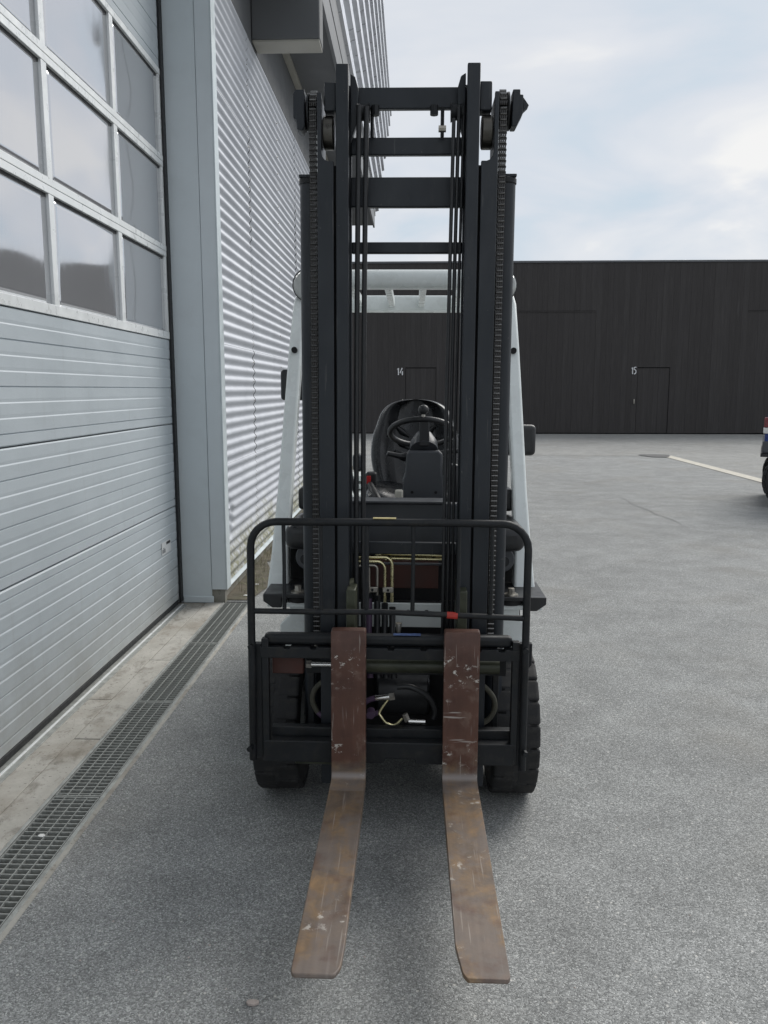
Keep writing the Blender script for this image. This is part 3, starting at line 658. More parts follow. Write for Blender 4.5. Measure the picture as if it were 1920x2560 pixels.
part(MB().tube([(0.115, 2.62, 0.8145), (0.150, 2.62, 0.8125)], 0.0114, 10), 'red_paint_mark', 'red_paint', br)
bx('blue_sticker', 'sticker_b', fl, -0.062, 0.03, 2.648, 2.672, 0.7332, 0.7342, 0)

# --- mast: outer channels, inner rails, crossbars, rollers
MY0, MY1 = 2.72, 2.86
for s in (-1, 1):
    a = lambda u: X0 + s * u
    lo = lambda u, v: (min(a(u), a(v)), max(a(u), a(v)))
    x0_, x1_ = lo(0.189, 0.229)
    P = [(u, w) for u, w in ((0.185, 0.22), (0.226, 0.22), (0.226, 2.556), (0.187, 2.556))]
    bx('inner_mast_rail', 'mast', fl, *lo(0.186, 0.2265), MY0, MY0 + 0.02, 0.22, 2.556, 0.003)
    bx('inner_rail_web', 'mast', fl, *lo(0.198, 0.210), MY0 + 0.0205, MY1, 0.22, 2.548, 0.002)
    bx('inner_rail_back', 'mast', fl, *lo(0.186, 0.2262), MY1 + 0.0005, MY1 + 0.015, 0.22, 2.54, 0.002)
    bx('rail_gap_shade', 'dark', fl, *lo(0.2275, 0.236), MY0 + 0.030, MY0 + 0.060, 0.22, 2.26, 0)  # near-black strip painting the shade in the gap between the rails
    # outer channel: flange notched at the top for the roller
    pl = [(0.2345, 0.16), (0.2345, 2.268), (0.252, 2.268), (0.262, 2.272), (0.270, 2.282), (0.2735, 2.296), (0.2735, 2.474), (0.2865, 2.474), (0.2865, 0.16)]
    part(MB().prism([(a(u), w) for u, w in pl], 'y', MY0 + 0.006, MY0 + 0.024), 'outer_mast_rail', 'mast', fl, 0.002)
    bx('outer_rail_web', 'mast', fl, *lo(0.274, 0.2862), MY0 + 0.0245, MY1 + 0.012, 0.16, 2.466, 0.002)
    part(MB().lathe_x([(-0.017, 0.0), (-0.017, 0.048), (-0.014, 0.052), (0.014, 0.052), (0.017, 0.048), (0.017, 0.0)], (a(0.254), 2.79, 2.37), 28), 'mast_roller', 'roller', fl, 0, True)
    bx('roller_stop', 'mast', fl, *lo(0.2275, 0.266), MY0 + 0.028, MY0 + 0.09, 2.425, 2.512, 0.004)
    # rear guide behind the dark strip that fills the gap
    bx('rail_guide', 'steel', fl, *lo(0.232, 0.272), MY1 - 0.02, MY1 + 0.004, 0.20, 2.26, 0.002)
    # tie lugs at the top inside
    part(MB().prism([(a(0.184), 2.34), (a(0.160), 2.40), (a(0.158), 2.50), (a(0.168), 2.535), (a(0.184), 2.545)], 'y', 2.77, 2.80), 'gusset', 'mast', fl, 0.003)
for (z0, z1, y, w) in ((2.447, 2.513, 2.80, 0.190), (2.311, 2.366, 2.82, 0.187), (2.146, 2.241, 2.815, 0.187), (2.006, 2.043, 2.86, 0.187), (0.955, 1.00, 2.92, 0.187)):
    bx('mast_crossbar', 'mast', fl, X0 - w, X0 + w, y, y + 0.025, z0, z1, 0.004)
for xx in (X0 - 0.105, X0 + 0.085): tb('crossbar_bolt', 'steel', fl, [(xx, 2.795, 2.455), (xx, 2.795, 2.425)], 0.013, 8)
for xx in (X0 - 0.115, X0 + 0.112):
    tb('hose_guide', 'steel', fl, [(xx, 2.80, 2.45), (xx, 2.80, 2.36)], 0.006, 8); tb('hose_fitting', 'bolt', fl, [(xx - 0.012 * (1 if xx > 0 else -1), 2.80, 2.385), (xx + 0.012, 2.80, 2.385)], 0.011, 8)
# inner hose bundles
for (xx, r, y, zt) in ((-0.183, 0.0085, 2.755, 2.44), (-0.160, 0.0085, 2.765, 2.44), (0.118, 0.0062, 2.755, 2.40), (0.134, 0.0062, 2.765, 2.44), (0.150, 0.005, 2.775, 2.44)):
    pts = [(xx - 0.008 * math.sin(z * 1.2) - (2.2 - z) * 0.003, y + 0.01 * math.sin(z * 2.1), z) for z in [0.62 + i * (zt - 0.62) / 22 for i in range(23)]]
    tb('mast_hose', 'hose', fl, pts, r, 10)
for xx in (-0.172, 0.128):
    part(MB().lathe_x([(-0.02, 0.0), (-0.02, 0.03), (-0.006, 0.024), (0.006, 0.024), (0.02, 0.03), (0.02, 0.0)], (xx, 2.785, 2.43), 20), 'hose_sheave', 'steel', fl, 0, True)
# --- lift cylinders, chains, sheaves
def link_mesh(w, n):
    mb = MB()
    for k in range(n):
        xx = -w / 2 + w * (k + 0.5) / n
        P = [(0.007 * math.cos(R(t)), 0.0045 + 0.0058 * math.sin(R(t))) for t in (0, 45, 90, 135, 180)] + [(0.007 * math.cos(R(t)), -0.0045 + 0.0058 * math.sin(R(t))) for t in (180, 225, 270, 315, 360)]
        mb.prism(P, 'x', xx - w / n * 0.33, xx + w / n * 0.33)
    mb.tube([(-w / 2 - 0.001, 0, 0.0052), (w / 2 + 0.001, 0, 0.0052)], 0.0038, 6)
    return mb.mesh('chain_link', 'chain')
lk = link_mesh(0.024, 4)
pin = MB().prism([(0.0072 * math.cos(R(t)) - 0.002, 0.0034 * math.sin(R(t))) for t in range(0, 360, 45)], 'x', -0.0102, 0.0102).mesh('chain_pin', 'chain_pin')
for s in (-1, 1):
    a = lambda u: X0 + s * u
    cx_ = a(0.327)
    cyl = part(MB().cyl((cx_, 2.875, 0.30), (cx_, 2.875, 2.228), 0.035, 24), 'lift_cylinder', 'mast', fl, 0, True)
    part(MB().cyl((cx_, 2.875, 2.2285), (cx_, 2.875, 2.248), 0.038, 24), 'cylinder_gland', 'steel', fl, 0.003, True)
    bx('cylinder_clamp', 'mast', fl, min(a(0.283), a(0.362)), max(a(0.283), a(0.362)), 2.845, 2.90, 2.2485, 2.258, 0.002)
    tb('piston_rod', 'chrome', fl, [(a(0.30), 2.875, 2.25), (a(0.30), 2.875, 2.44)], 0.014, 14)
    ch_ = bpy.data.objects.new('lift_chain', None); col.objects.link(ch_); ch_.parent = fl; ch_.location = (a(0.307) - X0, 2.795 - 3.05, 0)
    z = 0.66
    while z < 2.452:
        link(lk, 'chain_link', ch_, (0, 0, z)); link(pin, 'chain_pin', ch_, (0, -0.0035, z + 0.0087)); z += 0.0174
    for k in range(8):               # over the sheave
        t = R(180 - (k + 0.5) * 20); o = link(lk, 'chain_link', ch_, (0, 0.053 + 0.053 * math.cos(t), 2.452 + 0.053 * math.sin(t))); o.rotation_euler = (-(math.pi - t), 0, 0)
        o = link(pin, 'chain_pin', ch_, (0, 0.053 + 0.056 * math.cos(t - R(10)), 2.452 + 0.056 * math.sin(t - R(10)))); o.rotation_euler = (-(math.pi - t + R(10)), 0, 0)
    part(MB().lathe_x([(-0.022, 0.0), (-0.022, 0.058), (-0.016, 0.058), (-0.013, 0.046), (0.013, 0.046), (0.016, 0.058), (0.022, 0.058), (0.022, 0.0)], (a(0.307), 2.848, 2.452), 32), 'chain_sheave', 'steel', fl, 0, True)
    # outer bracket of the sheave
    bk = [(0.336, 2.395), (0.352, 2.395), (0.372, 2.435), (0.372, 2.492), (0.362, 2.492), (0.362, 2.508), (0.338, 2.508)] if s > 0 else [(0.336, 2.40), (0.345, 2.385), (0.362, 2.39), (0.364, 2.42), (0.374, 2.425), (0.374, 2.498), (0.366, 2.512), (0.336, 2.512)]
    part(MB().prism([(a(u), w) for u, w in bk], 'y', 2.81, 2.87), 'sheave_bracket', 'mast', fl, 0.003)
    if s > 0: part(MB().prism([(a(0.3725), 2.488), (a(0.392), 2.462), (a(0.3725), 2.444)], 'y', 2.82, 2.86), 'bracket_ear', 'mast', fl, 0.002)
    bx('sheave_yoke', 'mast', fl, min(a(0.2867), a(0.337)), max(a(0.2867), a(0.337)), 2.86, 2.885, 2.40, 2.49, 0.004)
    tb('chain_anchor', 'bolt', fl, [(a(0.307), 2.795, 0.60), (a(0.307), 2.795, 0.665)], 0.008, 8)
# --- wheels
lug = MB().prism([(-0.031, -0.038), (0.031, -0.038), (0.031, 0.038), (-0.031, 0.038)], 'z', -0.016, 0.009).mesh('tread_block', 'rubber')
def wheel(name, xc, yc, r, w, nblk, s, root=None):
    t = bpy.data.objects.new(name, None); col.objects.link(t); t.parent = root or fl; t.location = Vector((xc, yc, r)) - (root or fl).location
    h = w / 2
    part(MB().lathe_x([(-h + 0.012, r * 0.60), (-h, r * 0.68), (-h, r * 0.86), (-h + 0.010, r - 0.016), (-h * .62, r - 0.010), (-h * .5, r - 0.0012), (h * .5, r - 0.0012), (h * .62, r - 0.010), (h - 0.010, r - 0.016), (h, r * 0.86), (h, r * 0.68), (h - 0.012, r * 0.60)], (xc, yc, r), 48), 'tyre', 'rubber', t, 0, True)
    part(MB().lathe_x([(-h * .6, r * 0.30), (-h + 0.02, r * 0.34), (-h + 0.012, r * 0.61), (h - 0.012, r * 0.61), (h - 0.02, r * 0.34), (h * .6, r * 0.30), (h * .62, 0.0)], (xc, yc, r), 32), 'rim', 'white', t, 0, True)
    for k in range(nblk):
        for side in (-1, 1):
            ang = 2 * math.pi * (k + 0.5 * (side > 0)) / nblk
            o = link(lug, 'tread_block', t); sx = w / 2 / 0.0622; o.scale = (sx, r * 2 * math.pi / nblk / 0.083, 1)
            o.location = (side * w * 0.2495, math.sin(ang) * (r - 0.010), math.cos(ang) * (r - 0.010)); o.rotation_euler = (-ang, 0, 0.0)
            b = o.modifiers.new('bevel', 'BEVEL'); b.width = 0.009; b.segments = 3
    return t
wheel('drive_wheel', X0 - 0.4645, 3.06, 0.275, 0.165, 20, -1)
wheel('drive_wheel', X0 + 0.4145, 3.06, 0.275, 0.165, 20, 1)
wheel('steer_wheel', X0 - 0.40, 4.42, 0.21, 0.15, 18, -1)
wheel('steer_wheel', X0 + 0.40, 4.42, 0.21, 0.15, 18, 1)
# axle and dark underside
tb('drive_axle', 'steel', fl, [(X0 - 0.36, 3.06, 0.275), (X0 + 0.36, 3.06, 0.275)], 0.10, 18)
bx('chassis_frame', 'dark', fl, X0 - 0.33, X0 + 0.33, 2.96, 4.4, 0.16, 0.56, 0.01)
tb('steer_axle', 'steel', fl, [(X0 - 0.34, 4.42, 0.21), (X0 + 0.34, 4.42, 0.21)], 0.06, 12)
part(MB().lathe_x([(-0.10, 0.0), (-0.10, 0.10), (0.10, 0.10), (0.10, 0.0)], (X0, 2.99, 0.42), 24), 'transmission_housing', 'black', fl, 0.01, True)
# --- front body: grey brackets, steps, fenders, cowl
for s in (-1, 1):
    a = lambda u: X0 + s * u
    lo = lambda u, v: (min(a(u), a(v)), max(a(u), a(v)))
    # grey-green foot of the frame above the axle
    P = [(0.352, 0.50), (0.475, 0.50), (0.475, 0.655), (0.455, 0.675), (0.438, 0.688), (0.438, 0.728), (0.352, 0.728)]
    part(MB().prism([(a(u), w) for u, w in P], 'y', 3.02, 3.06), 'frame_foot', 'white', fl, 0.004)
    bx('front_plate', 'white', fl, *lo(0.30, 0.52), 3.00, 3.25, 0.730, 0.748, 0.003)
    part(MB().tube([(a(0.402), 3.03, 0.7485), (a(0.402), 3.03, 0.772)], 0.045, 24), 'rubber_mount', 'rubber', fl, 0.004, True)
    P = [(0.335, 0.788), (0.53, 0.788), (0.53, 0.760), (0.495, 0.735), (0.46, 0.735), (0.46, 0.7725), (0.335, 0.7725)]
    part(MB().prism([(a(u), w) for u, w in P], 'y', 2.97, 3.22), 'step_plate', 'black', fl, 0.003)
    part(MB().tube([(a(0.402), 3.00, 0.788), (a(0.402), 3.00, 0.794)], 0.026, 20), 'washer', 'bolt', fl, 0, True)
    part(MB().tube([(a(0.402), 3.00, 0.794), (a(0.402), 3.00, 0.815)], 0.013, 6), 'mount_bolt', 'bolt', fl)
    # rounded black lamp housing
    hb = part(MB().box(*lo(0.315, 0.455), 3.02, 3.36, 0.945, 1.045), 'fender', 'black', fl, 0.035, True, 5)
    bx('fender_inside_shade', 'dark', fl, *lo(0.30, 0.475), 3.26, 3.40, 0.56, 0.95, 0.01)  # near-black block painting the shaded interior beneath the fender
    part(MB().tube([(a(0.375), 3.12, 0.90), (a(0.375), 3.25, 0.89)], [0.052, 0.050], 24), 'tilt_cylinder', 'panel', fl, 0.004, True)
    part(MB().tube([(a(0.375), 3.02, 0.912), (a(0.375), 3.13, 0.90)], 0.020, 14), 'tilt_rod', 'steel', fl, 0, True)
    bx('light_cluster', 'black', fl, *lo(0.335, 0.44), 3.30, 3.42, 1.06, 1.15, 0.015, 3)
    # white front pillar of the overhead guard
    ab = lambda u: -0.045 + s * u
    L = [(3.16, 0.745, 0.487), (3.20, 0.90, 0.481), (3.30, 1.15, 0.474), (3.44, 1.45, 0.468), (3.56, 1.72, 0.461), (3.68, 1.92, 0.457), (3.76, 2.01, 0.44)]
    vs = []; W, Dp = 0.028, 0.038
    for i_, (y, z, u) in enumerate(L):
        wv = W + (0.016 if i_ == 0 else 0.006 if i_ == 1 else 0); du = wv * s
        vs += [(ab(u) - du, y - Dp, z), (ab(u) + du, y - Dp, z), (ab(u) + du, y + Dp, z), (ab(u) - du, y + Dp, z)]
    fs = [(0, 1, 2, 3)] + [(i_ * 4 + k, i_ * 4 + (k + 1) % 4, i_ * 4 + 4 + (k + 1) % 4, i_ * 4 + 4 + k) for i_ in range(len(L) - 1) for k in range(4)]
    fs += [tuple(len(L) * 4 - 4 + k for k in range(4))]
    pil = part(MB().add(vs, fs), 'guard_pillar', 'white', fl, 0.010, True, 3)
    part(MB().tube([(ab(0.4625), 3.552 - 0.05, 1.715), (ab(0.4625), 3.552, 1.705)], 0.0125, 16), 'drill_hole_shade', 'dark', fl)  # near-black plug: the hole's shade as colour, nothing is cut
    # guard side rail and rear pillar
    tb('guard_side_rail', 'white', fl, [(a(0.42), 3.72, 2.035), (a(0.43), 4.3, 2.07), (a(0.43), 4.78, 2.045)], 0.032, 12)
    tb('rear_pillar', 'white', fl, [(a(0.43), 4.76, 2.04), (a(0.45), 4.85, 1.75), (a(0.455), 4.88, 1.0)], 0.03, 12)
    # work lamp
    part(MB().tube([(ab(0.414), 3.70, 1.998), (ab(0.414), 3.665, 1.998), (ab(0.414), 3.645, 1.998)], [0.045, 0.072, 0.074], 28), 'work_lamp', 'black', fl, 0, True)
    part(MB().tube([(ab(0.414), 3.6448, 1.998), (ab(0.414), 3.632, 1.998), (ab(0.414), 3.626, 1.998)], [0.070, 0.062, 0.03], 28), 'lamp_lens', 'glassy', fl, 0, True)
    bx('lamp_bracket', 'black', fl, *lo(0.395, 0.430), 3.655, 3.70, 1.89, 1.93, 0.003)
# mirrors
part(MB().box(-0.655, -0.52, 4.04, 4.075, 1.495, 1.645), 'mirror', 'black', fl, 0.03, True, 4)
tb('mirror_arm', 'black', fl, [(-0.53, 4.07, 1.57), (-0.46, 4.09, 1.58), (-0.45, 4.2, 1.75), (-0.45, 4.3, 2.05)], 0.009)
part(MB().box(0.33, 0.532, 3.56, 3.60, 1.268, 1.402), 'mirror', 'black', fl, 0.03, True, 4)
tb('mirror_arm', 'black', fl, [(0.43, 3.59, 1.34), (0.42, 3.60, 1.34), (0.43, 3.50, 1.42)], 0.009)
# overhead guard beams
bx('guard_front_beam', 'white', fl, X0 - 0.43, X0 + 0.43, 3.74, 3.83, 1.995, 2.082, 0.040, 6)
bx('guard_rear_beam', 'white', fl, X0 - 0.44, X0 + 0.44, 4.72, 4.80, 1.985, 2.075, 0.015, 4)
for k in (-0.27, -0.095, 0.07, 0.25): bx('guard_bar', 'white', fl, X0 + k - 0.016, X0 + k + 0.016, 3.82, 4.74, 2.01, 2.055, 0.004)
# cowl between the rails
bx('front_cowl', 'panel', fl, X0 - 0.26, X0 + 0.26, 3.12, 3.16, 0.935, 1.118, 0.008)
bx('cowl_lip', 'panel', fl, X0 - 0.26, X0 + 0.155, 3.09, 3.20, 1.1185, 1.128, 0.003)
bx('floor_plate', 'black', fl, X0 - 0.45, X0 + 0.45, 3.16, 3.95, 0.70, 0.72, 0.003)
bx('cowl_gap_shade', 'dark', fl, X0 - 0.30, X0 + 0.30, 3.17, 3.25, 0.55, 0.96, 0.003)  # near-black block: shade of the gap below the cowl as colour
bx('primer_plate', 'brown', fl, -0.185, 0.10, 3.06, 3.075, 0.795, 0.905, 0.002)
bx('valve_plate', 'white', fl, -0.205, 0.122, 3.02, 3.035, 0.652, 0.745, 0.002)
for xx in (-0.014, 0.056):
    part(MB().tube([(xx, 3.0199, 0.712), (xx, 3.008, 0.712)], 0.0098, 16), 'plate_bolt', 'black', fl, 0, True)
    part(MB().tube([(xx, 3.0079, 0.712), (xx, 3.006, 0.712)], 0.0062, 12), 'bolt_head', 'bolt', fl, 0, True)
# hydraulic pipes
def pipe(x0p, z0p, x1p, zend, r=0.0055, y=2.93, m='zinc', rad=0.028):
    pts = [(x0p, y, z0p)] + [(x1p - rad + rad * math.sin(R(t)), y, z0p - rad + rad * math.cos(R(t))) for t in range(0, 91, 15)] + [(x1p, y - 0.002, zend)]
    return tb('hydraulic_pipe', m, fl, pts, r, 10)
pipe(-0.20, 0.942, -0.074, 0.775, 0.006); pipe(-0.20, 0.927, -0.100, 0.775, 0.0055, 2.925)
pipe(-0.175, 0.913, -0.128, 0.80, 0.005, 2.92, 'bolt', 0.014); pipe(-0.195, 0.912, -0.158, 0.80, 0.005, 2.915, 'bolt', 0.014)
tb('hydraulic_pipe', 'zinc', fl, [(-0.135, 2.95, 0.944), (-0.11, 2.95, 0.952), (0.118, 2.95, 0.948)], 0.006); tb('hydraulic_pipe', 'zinc', fl, [(-0.10, 2.95, 0.930), (-0.085, 2.95, 0.935), (0.118, 2.95, 0.932)], 0.0055)
tb('hydraulic_pipe', 'panel', fl, [(-0.20, 2.955, 0.914), (0.118, 2.955, 0.913)], 0.005)
for xx in (-0.165, -0.108): bx('pipe_clamp', 'bolt', fl, xx, xx + 0.04, 2.905, 2.917, 0.815, 0.835, 0.002); 
for xx in (-0.145, -0.088): tb('clamp_screw', 'steel', fl, [(xx, 2.905, 0.825), (xx, 2.90, 0.825)], 0.005, 8)
for (xx, m, zt) in ((-0.158, 'hose_purple', 0.80), (-0.128, 'hose', 0.79), (-0.100, 'hose', 0.76), (-0.072, 'hose', 0.745)):
    tb('hose_nut', 'steel', fl, [(xx, 2.92, zt + 0.012), (xx, 2.918, zt - 0.03)], 0.0125, 6)
    tb('hydraulic_hose', m, fl, [(xx, 2.918, zt - 0.01), (xx + 0.001, 2.90, 0.70), (xx, 2.86, 0.63), (xx + 0.01, 2.82, 0.52)], 0.0118, 12)
tb('grease_nipple', 'bolt', fl, [(-0.045, 2.70, 0.72), (-0.045, 2.70, 0.762)], [0.006, 0.011], 10)
# hose loops in front of the axle
def loop(name, m, pts, r): 
    P = []
    V = [Vector(p) for p in pts]
    for i in range(len(V) - 1):
        p0, p1, p2, p3 = V[max(i - 1, 0)], V[i], V[i + 1], V[min(i + 2, len(V) - 1)]
        for k in range(5):
            t = k / 5; P.append(0.5 * ((2 * p1) + (p2 - p0) * t + (2 * p0 - 5 * p1 + 4 * p2 - p3) * t * t + (3 * p1 - p0 - 3 * p2 + p3) * t ** 3))
    P.append(V[-1]); return tb(name, m, fl, P, r, 10)
loop('hydraulic_hose', 'hose_olive', [(-0.23, 2.745, 0.552), (-0.29, 2.74, 0.545), (-0.335, 2.74, 0.51), (-0.348, 2.74, 0.465), (-0.33, 2.74, 0.42)], 0.0095)
loop('hydraulic_hose', 'hose_purple', [(-0.33, 2.74, 0.42), (-0.29, 2.738, 0.393), (-0.23, 2.735, 0.392)], 0.0095)
loop('hydraulic_hose', 'hose_olive', [(0.18, 2.745, 0.552), (0.24, 2.74, 0.535), (0.285, 2.74, 0.49), (0.292, 2.74, 0.44), (0.26, 2.74, 0.395), (0.19, 2.735, 0.375)], 0.0095)
loop('hydraulic_hose', 'hose_purple', [(-0.20, 2.74, 0.42), (-0.155, 2.73, 0.468), (-0.125, 2.725, 0.482)], 0.010)
tb('hose_coupling', 'chrome', fl, [(-0.125, 2.725, 0.482), (-0.075, 2.72, 0.490)], 0.0105, 12)
tb('coupling_nut', 'bolt', fl, [(-0.076, 2.72, 0.489), (-0.058, 2.72, 0.492)], 0.0135, 6)
tb('hose_coupling', 'hose_purple', fl, [(-0.14, 2.72, 0.437), (-0.14, 2.69, 0.432)], 0.0145, 16)
loop('hydraulic_pipe', 'zinc', [(-0.078, 2.735, 0.478), (-0.11, 2.73, 0.43), (-0.105, 2.725, 0.415), (-0.085, 2.725, 0.39), (-0.055, 2.725, 0.385), (-0.03, 2.725, 0.41)], 0.0052)
loop('hydraulic_hose', 'hose_purple', [(-0.20, 2.735, 0.41), (-0.15, 2.735, 0.412), (-0.115, 2.735, 0.425)], 0.009)
tb('coupling_nut', 'bolt', fl, [(-0.022, 2.72, 0.428), (-0.012, 2.72, 0.402)], 0.011, 6)
tb('hose_coupling', 'chrome', fl, [(-0.008, 2.715, 0.403), (0.05, 2.715, 0.402)], 0.0085, 12)
loop('hydraulic_hose', 'hose', [(-0.05, 2.75, 0.515), (0.0, 2.75, 0.515), (0.06, 2.75, 0.48), (0.085, 2.75, 0.43), (0.08, 2.75, 0.40)], 0.011)
# --- driver's place
sx = 0.012
st_o = bpy.data.objects.new('driver_seat', None); col.objects.link(st_o); st_o.parent = fl; st_o.location = (0.04, 1.0, 1.0)
def blob(name, mat, grid, parent):
    mb = MB(); n, m = len(grid), len(grid[0]); vs = [p for r_ in grid for p in r_]
    fs = [(i * m + j, i * m + (j + 1) % m, (i + 1) * m + (j + 1) % m, (i + 1) * m + j) for i in range(n - 1) for j in range(m)] + [tuple(range(m)), tuple((n - 1) * m + j for j in range(m))]
    o = part(mb.add(vs, fs), name, mat, parent, 0, True); sb = o.modifiers.new('smooth', 'SUBSURF'); sb.levels = sb.render_levels = 2; return o
rows = []
for (z, hw, y, th) in ((1.045, 0.15, 4.02, 0.05), (1.08, 0.185, 4.035, 0.06), (1.16, 0.215, 4.06, 0.065), (1.25, 0.226, 4.085, 0.07), (1.33, 0.215, 4.10, 0.065), (1.38, 0.192, 4.115, 0.06), (1.43, 0.180, 4.13, 0.055), (1.475, 0.145, 4.14, 0.045), (1.497, 0.085, 4.145, 0.035), (1.502, 0.03, 4.148, 0.03)):
    rows.append([(sx - hw, y - 0.07, z), (sx - hw * .78, y - 0.105, z), (sx - hw * .52, y - 0.01, z), (sx, y + 0.01, z), (sx + hw * .52, y - 0.01, z), (sx + hw * .78, y - 0.105, z), (sx + hw, y - 0.07, z), (sx + hw * 1.02, y + th * .4, z), (sx + hw * .6, y + th, z), (sx, y + th * 1.1, z), (sx - hw * .6, y + th, z), (sx - hw * 1.02, y + th * .4, z)])
blob('backrest', 'vinyl', rows, st_o)
for k, zc_ in enumerate((1.22, 1.285, 1.345)):           # stitched ribs on the backrest
    for s in (-1, 1): part(MB().tube([(sx + s * (0.03 + .0 * k), 4.078 + k * 0.012, zc_ - 0.03), (sx + s * 0.065, 4.072 + k * 0.012, zc_ - 0.005), (sx + s * 0.10, 4.06 + k * 0.012, zc_ + 0.03)], [0.006, 0.017, 0.006], 10), 'seat_rib', 'vinyl', st_o, 0, True)
rows = []
for (y, z, hw) in ((3.60, 1.03, 0.20), (3.62, 1.065, 0.222), (3.70, 1.09, 0.23), (3.85, 1.085, 0.23), (4.0, 1.09, 0.215)):
    rows.append([(sx - hw, y, z + 0.025), (sx - hw * .7, y, z + 0.03), (sx - hw * .45, y, z + 0.004), (sx, y, z), (sx + hw * .45, y, z + 0.004), (sx + hw * .7, y, z + 0.03), (sx + hw, y, z + 0.025), (sx + hw * 1.02, y, z - 0.06), (sx, y, z - 0.075), (sx - hw * 1.02, y, z - 0.06)])
blob('cushion', 'vinyl', rows, st_o)
bx('seat_base', 'black', st_o, sx - 0.19, sx + 0.19, 3.64, 4.05, 0.90, 1.02, 0.01)
part(MB().box(-0.218, -0.165, 3.74, 3.80, 1.04, 1.172), 'belt_retractor', 'black', st_o, 0.012, True, 3)
bx('buckle_button', 'red', st_o, -0.212, -0.193, 3.733, 3.742, 1.118, 1.156, 0.002)
tb('seat_belt', 'steel', st_o, [(-0.195, 3.73, 1.118), (-0.178, 3.67, 1.092), (-0.150, 3.585, 1.055), (-0.125, 3.56, 1.01)], [0.014, 0.02, 0.018, 0.022], 10)
# side grip on a bent rod
tb('grip_rod', 'black', fl, [(-0.19, 3.85, 1.10), (-0.235, 3.85, 1.16), (-0.24, 3.85, 1.21)], 0.008)
part(MB().box(-0.285, -0.238, 3.83, 3.89, 1.165, 1.25), 'hand_grip', 'panel', fl, 0.018, True, 4)
loop('control_cable', 'hose', [(-0.275, 3.5, 1.28), (-0.268, 3.5, 1.18), (-0.235, 3.5, 1.06), (-0.23, 3.5, 0.95)], 0.010)
# steering column, wheel
cxs = 0.045
rows = []
for (z, hw) in ((0.98, 0.086), (1.06, 0.086), (1.20, 0.080), (1.285, 0.076), (1.300, 0.066)):
    rows.append((z, hw))
P = [(cxs - 0.088, 0.90), (cxs + 0.088, 0.90), (cxs + 0.088, 1.17), (cxs + 0.080, 1.20), (cxs + 0.080, 1.283), (cxs + 0.064, 1.298), (cxs - 0.060, 1.298), (cxs - 0.074, 1.283), (cxs - 0.078, 1.20), (cxs - 0.088, 1.17)]
part(MB().prism(P, 'y', 3.42, 3.52), 'column_cover', 'panel', fl, 0.012, True, 3)
for xx in (cxs - 0.048, cxs + 0.052): part(MB().tube([(xx, 3.4245, 1.122), (xx, 3.417, 1.122)], 0.0062, 12), 'cover_screw', 'dark', fl)
part(MB().tube([(cxs, 3.46, 1.295), (cxs, 3.49, 1.325), (cxs, 3.50, 1.345), (cxs, 3.51, 1.36)], [0.06, 0.058, 0.046, 0.035], 24), 'column_collar', 'panel', fl, 0, True)
bx('column_boss', 'black', fl, cxs - 0.020, cxs + 0.022, 3.42, 3.46, 1.315, 1.42, 0.005)
swc = Vector((cxs - 0.008, 3.55, 1.366)); sw = bpy.data.objects.new('steering_wheel', None); col.objects.link(sw); sw.parent = fl; sw.location = swc - fl.location
tilt = R(27)
ring = []
for k in range(49):
    t = 2 * math.pi * k / 48; ring.append((swc.x + 0.138 * math.cos(t), swc.y + 0.138 * math.sin(t) * math.cos(tilt), swc.z - 0.138 * math.sin(t) * math.sin(tilt)))
part(MB().tube(ring, 0.0125, 10, False), 'wheel_rim', 'black', sw, 0, True)
for t in (R(80), R(100)):
    part(MB().tube([(swc.x, swc.y, swc.z - 0.012), (swc.x + 0.138 * math.cos(t), swc.y + 0.138 * math.sin(t) * math.cos(tilt), swc.z - 0.138 * math.sin(t) * math.sin(tilt))], [0.018, 0.010], 8), 'spoke', 'black', sw, 0, True)
kp = Vector((cxs - 0.004, 3.55 - 0.138 * math.cos(tilt), swc.z + 0.138 * math.sin(tilt)))
part(MB().tube([kp, kp + Vector((0, 0, 0.022))], [0.010, 0.007], 10), 'knob_stem', 'bolt', sw, 0, True)
ks = [(kp.x, kp.y, kp.z + 0.018 + 0.021 * (1 - math.cos(R(t)))) for t in range(0, 181, 20)]
part(MB().tube(ks, [max(0.002, 0.0225 * math.sin(R(t))) for t in range(0, 181, 20)], 16), 'spinner_knob', 'black', sw, 0, True)
tb('direction_lever', 'black', fl, [(cxs - 0.06, 3.46, 1.272), (cxs - 0.10, 3.46, 1.270), (cxs - 0.155, 3.45, 1.283)], [0.020, 0.012, 0.010])
tb('lamp_lever', 'black', fl, [(cxs + 0.07, 3.46, 1.28), (cxs + 0.10, 3.46, 1.29), (cxs + 0.15, 3.46, 1.295)], [0.014, 0.012, 0.010])
bx('brake_reservoir', 'cream', fl, cxs - 0.118, cxs - 0.085, 3.30, 3.335, 1.085, 1.145, 0.007)
bx('side_switch', 'black', fl, 0.15, 0.19, 3.42, 3.48, 1.05, 1.24, 0.008); bx('warning_button', 'red', fl, 0.152, 0.16, 3.412, 3.4195, 1.135, 1.165, 0.001)
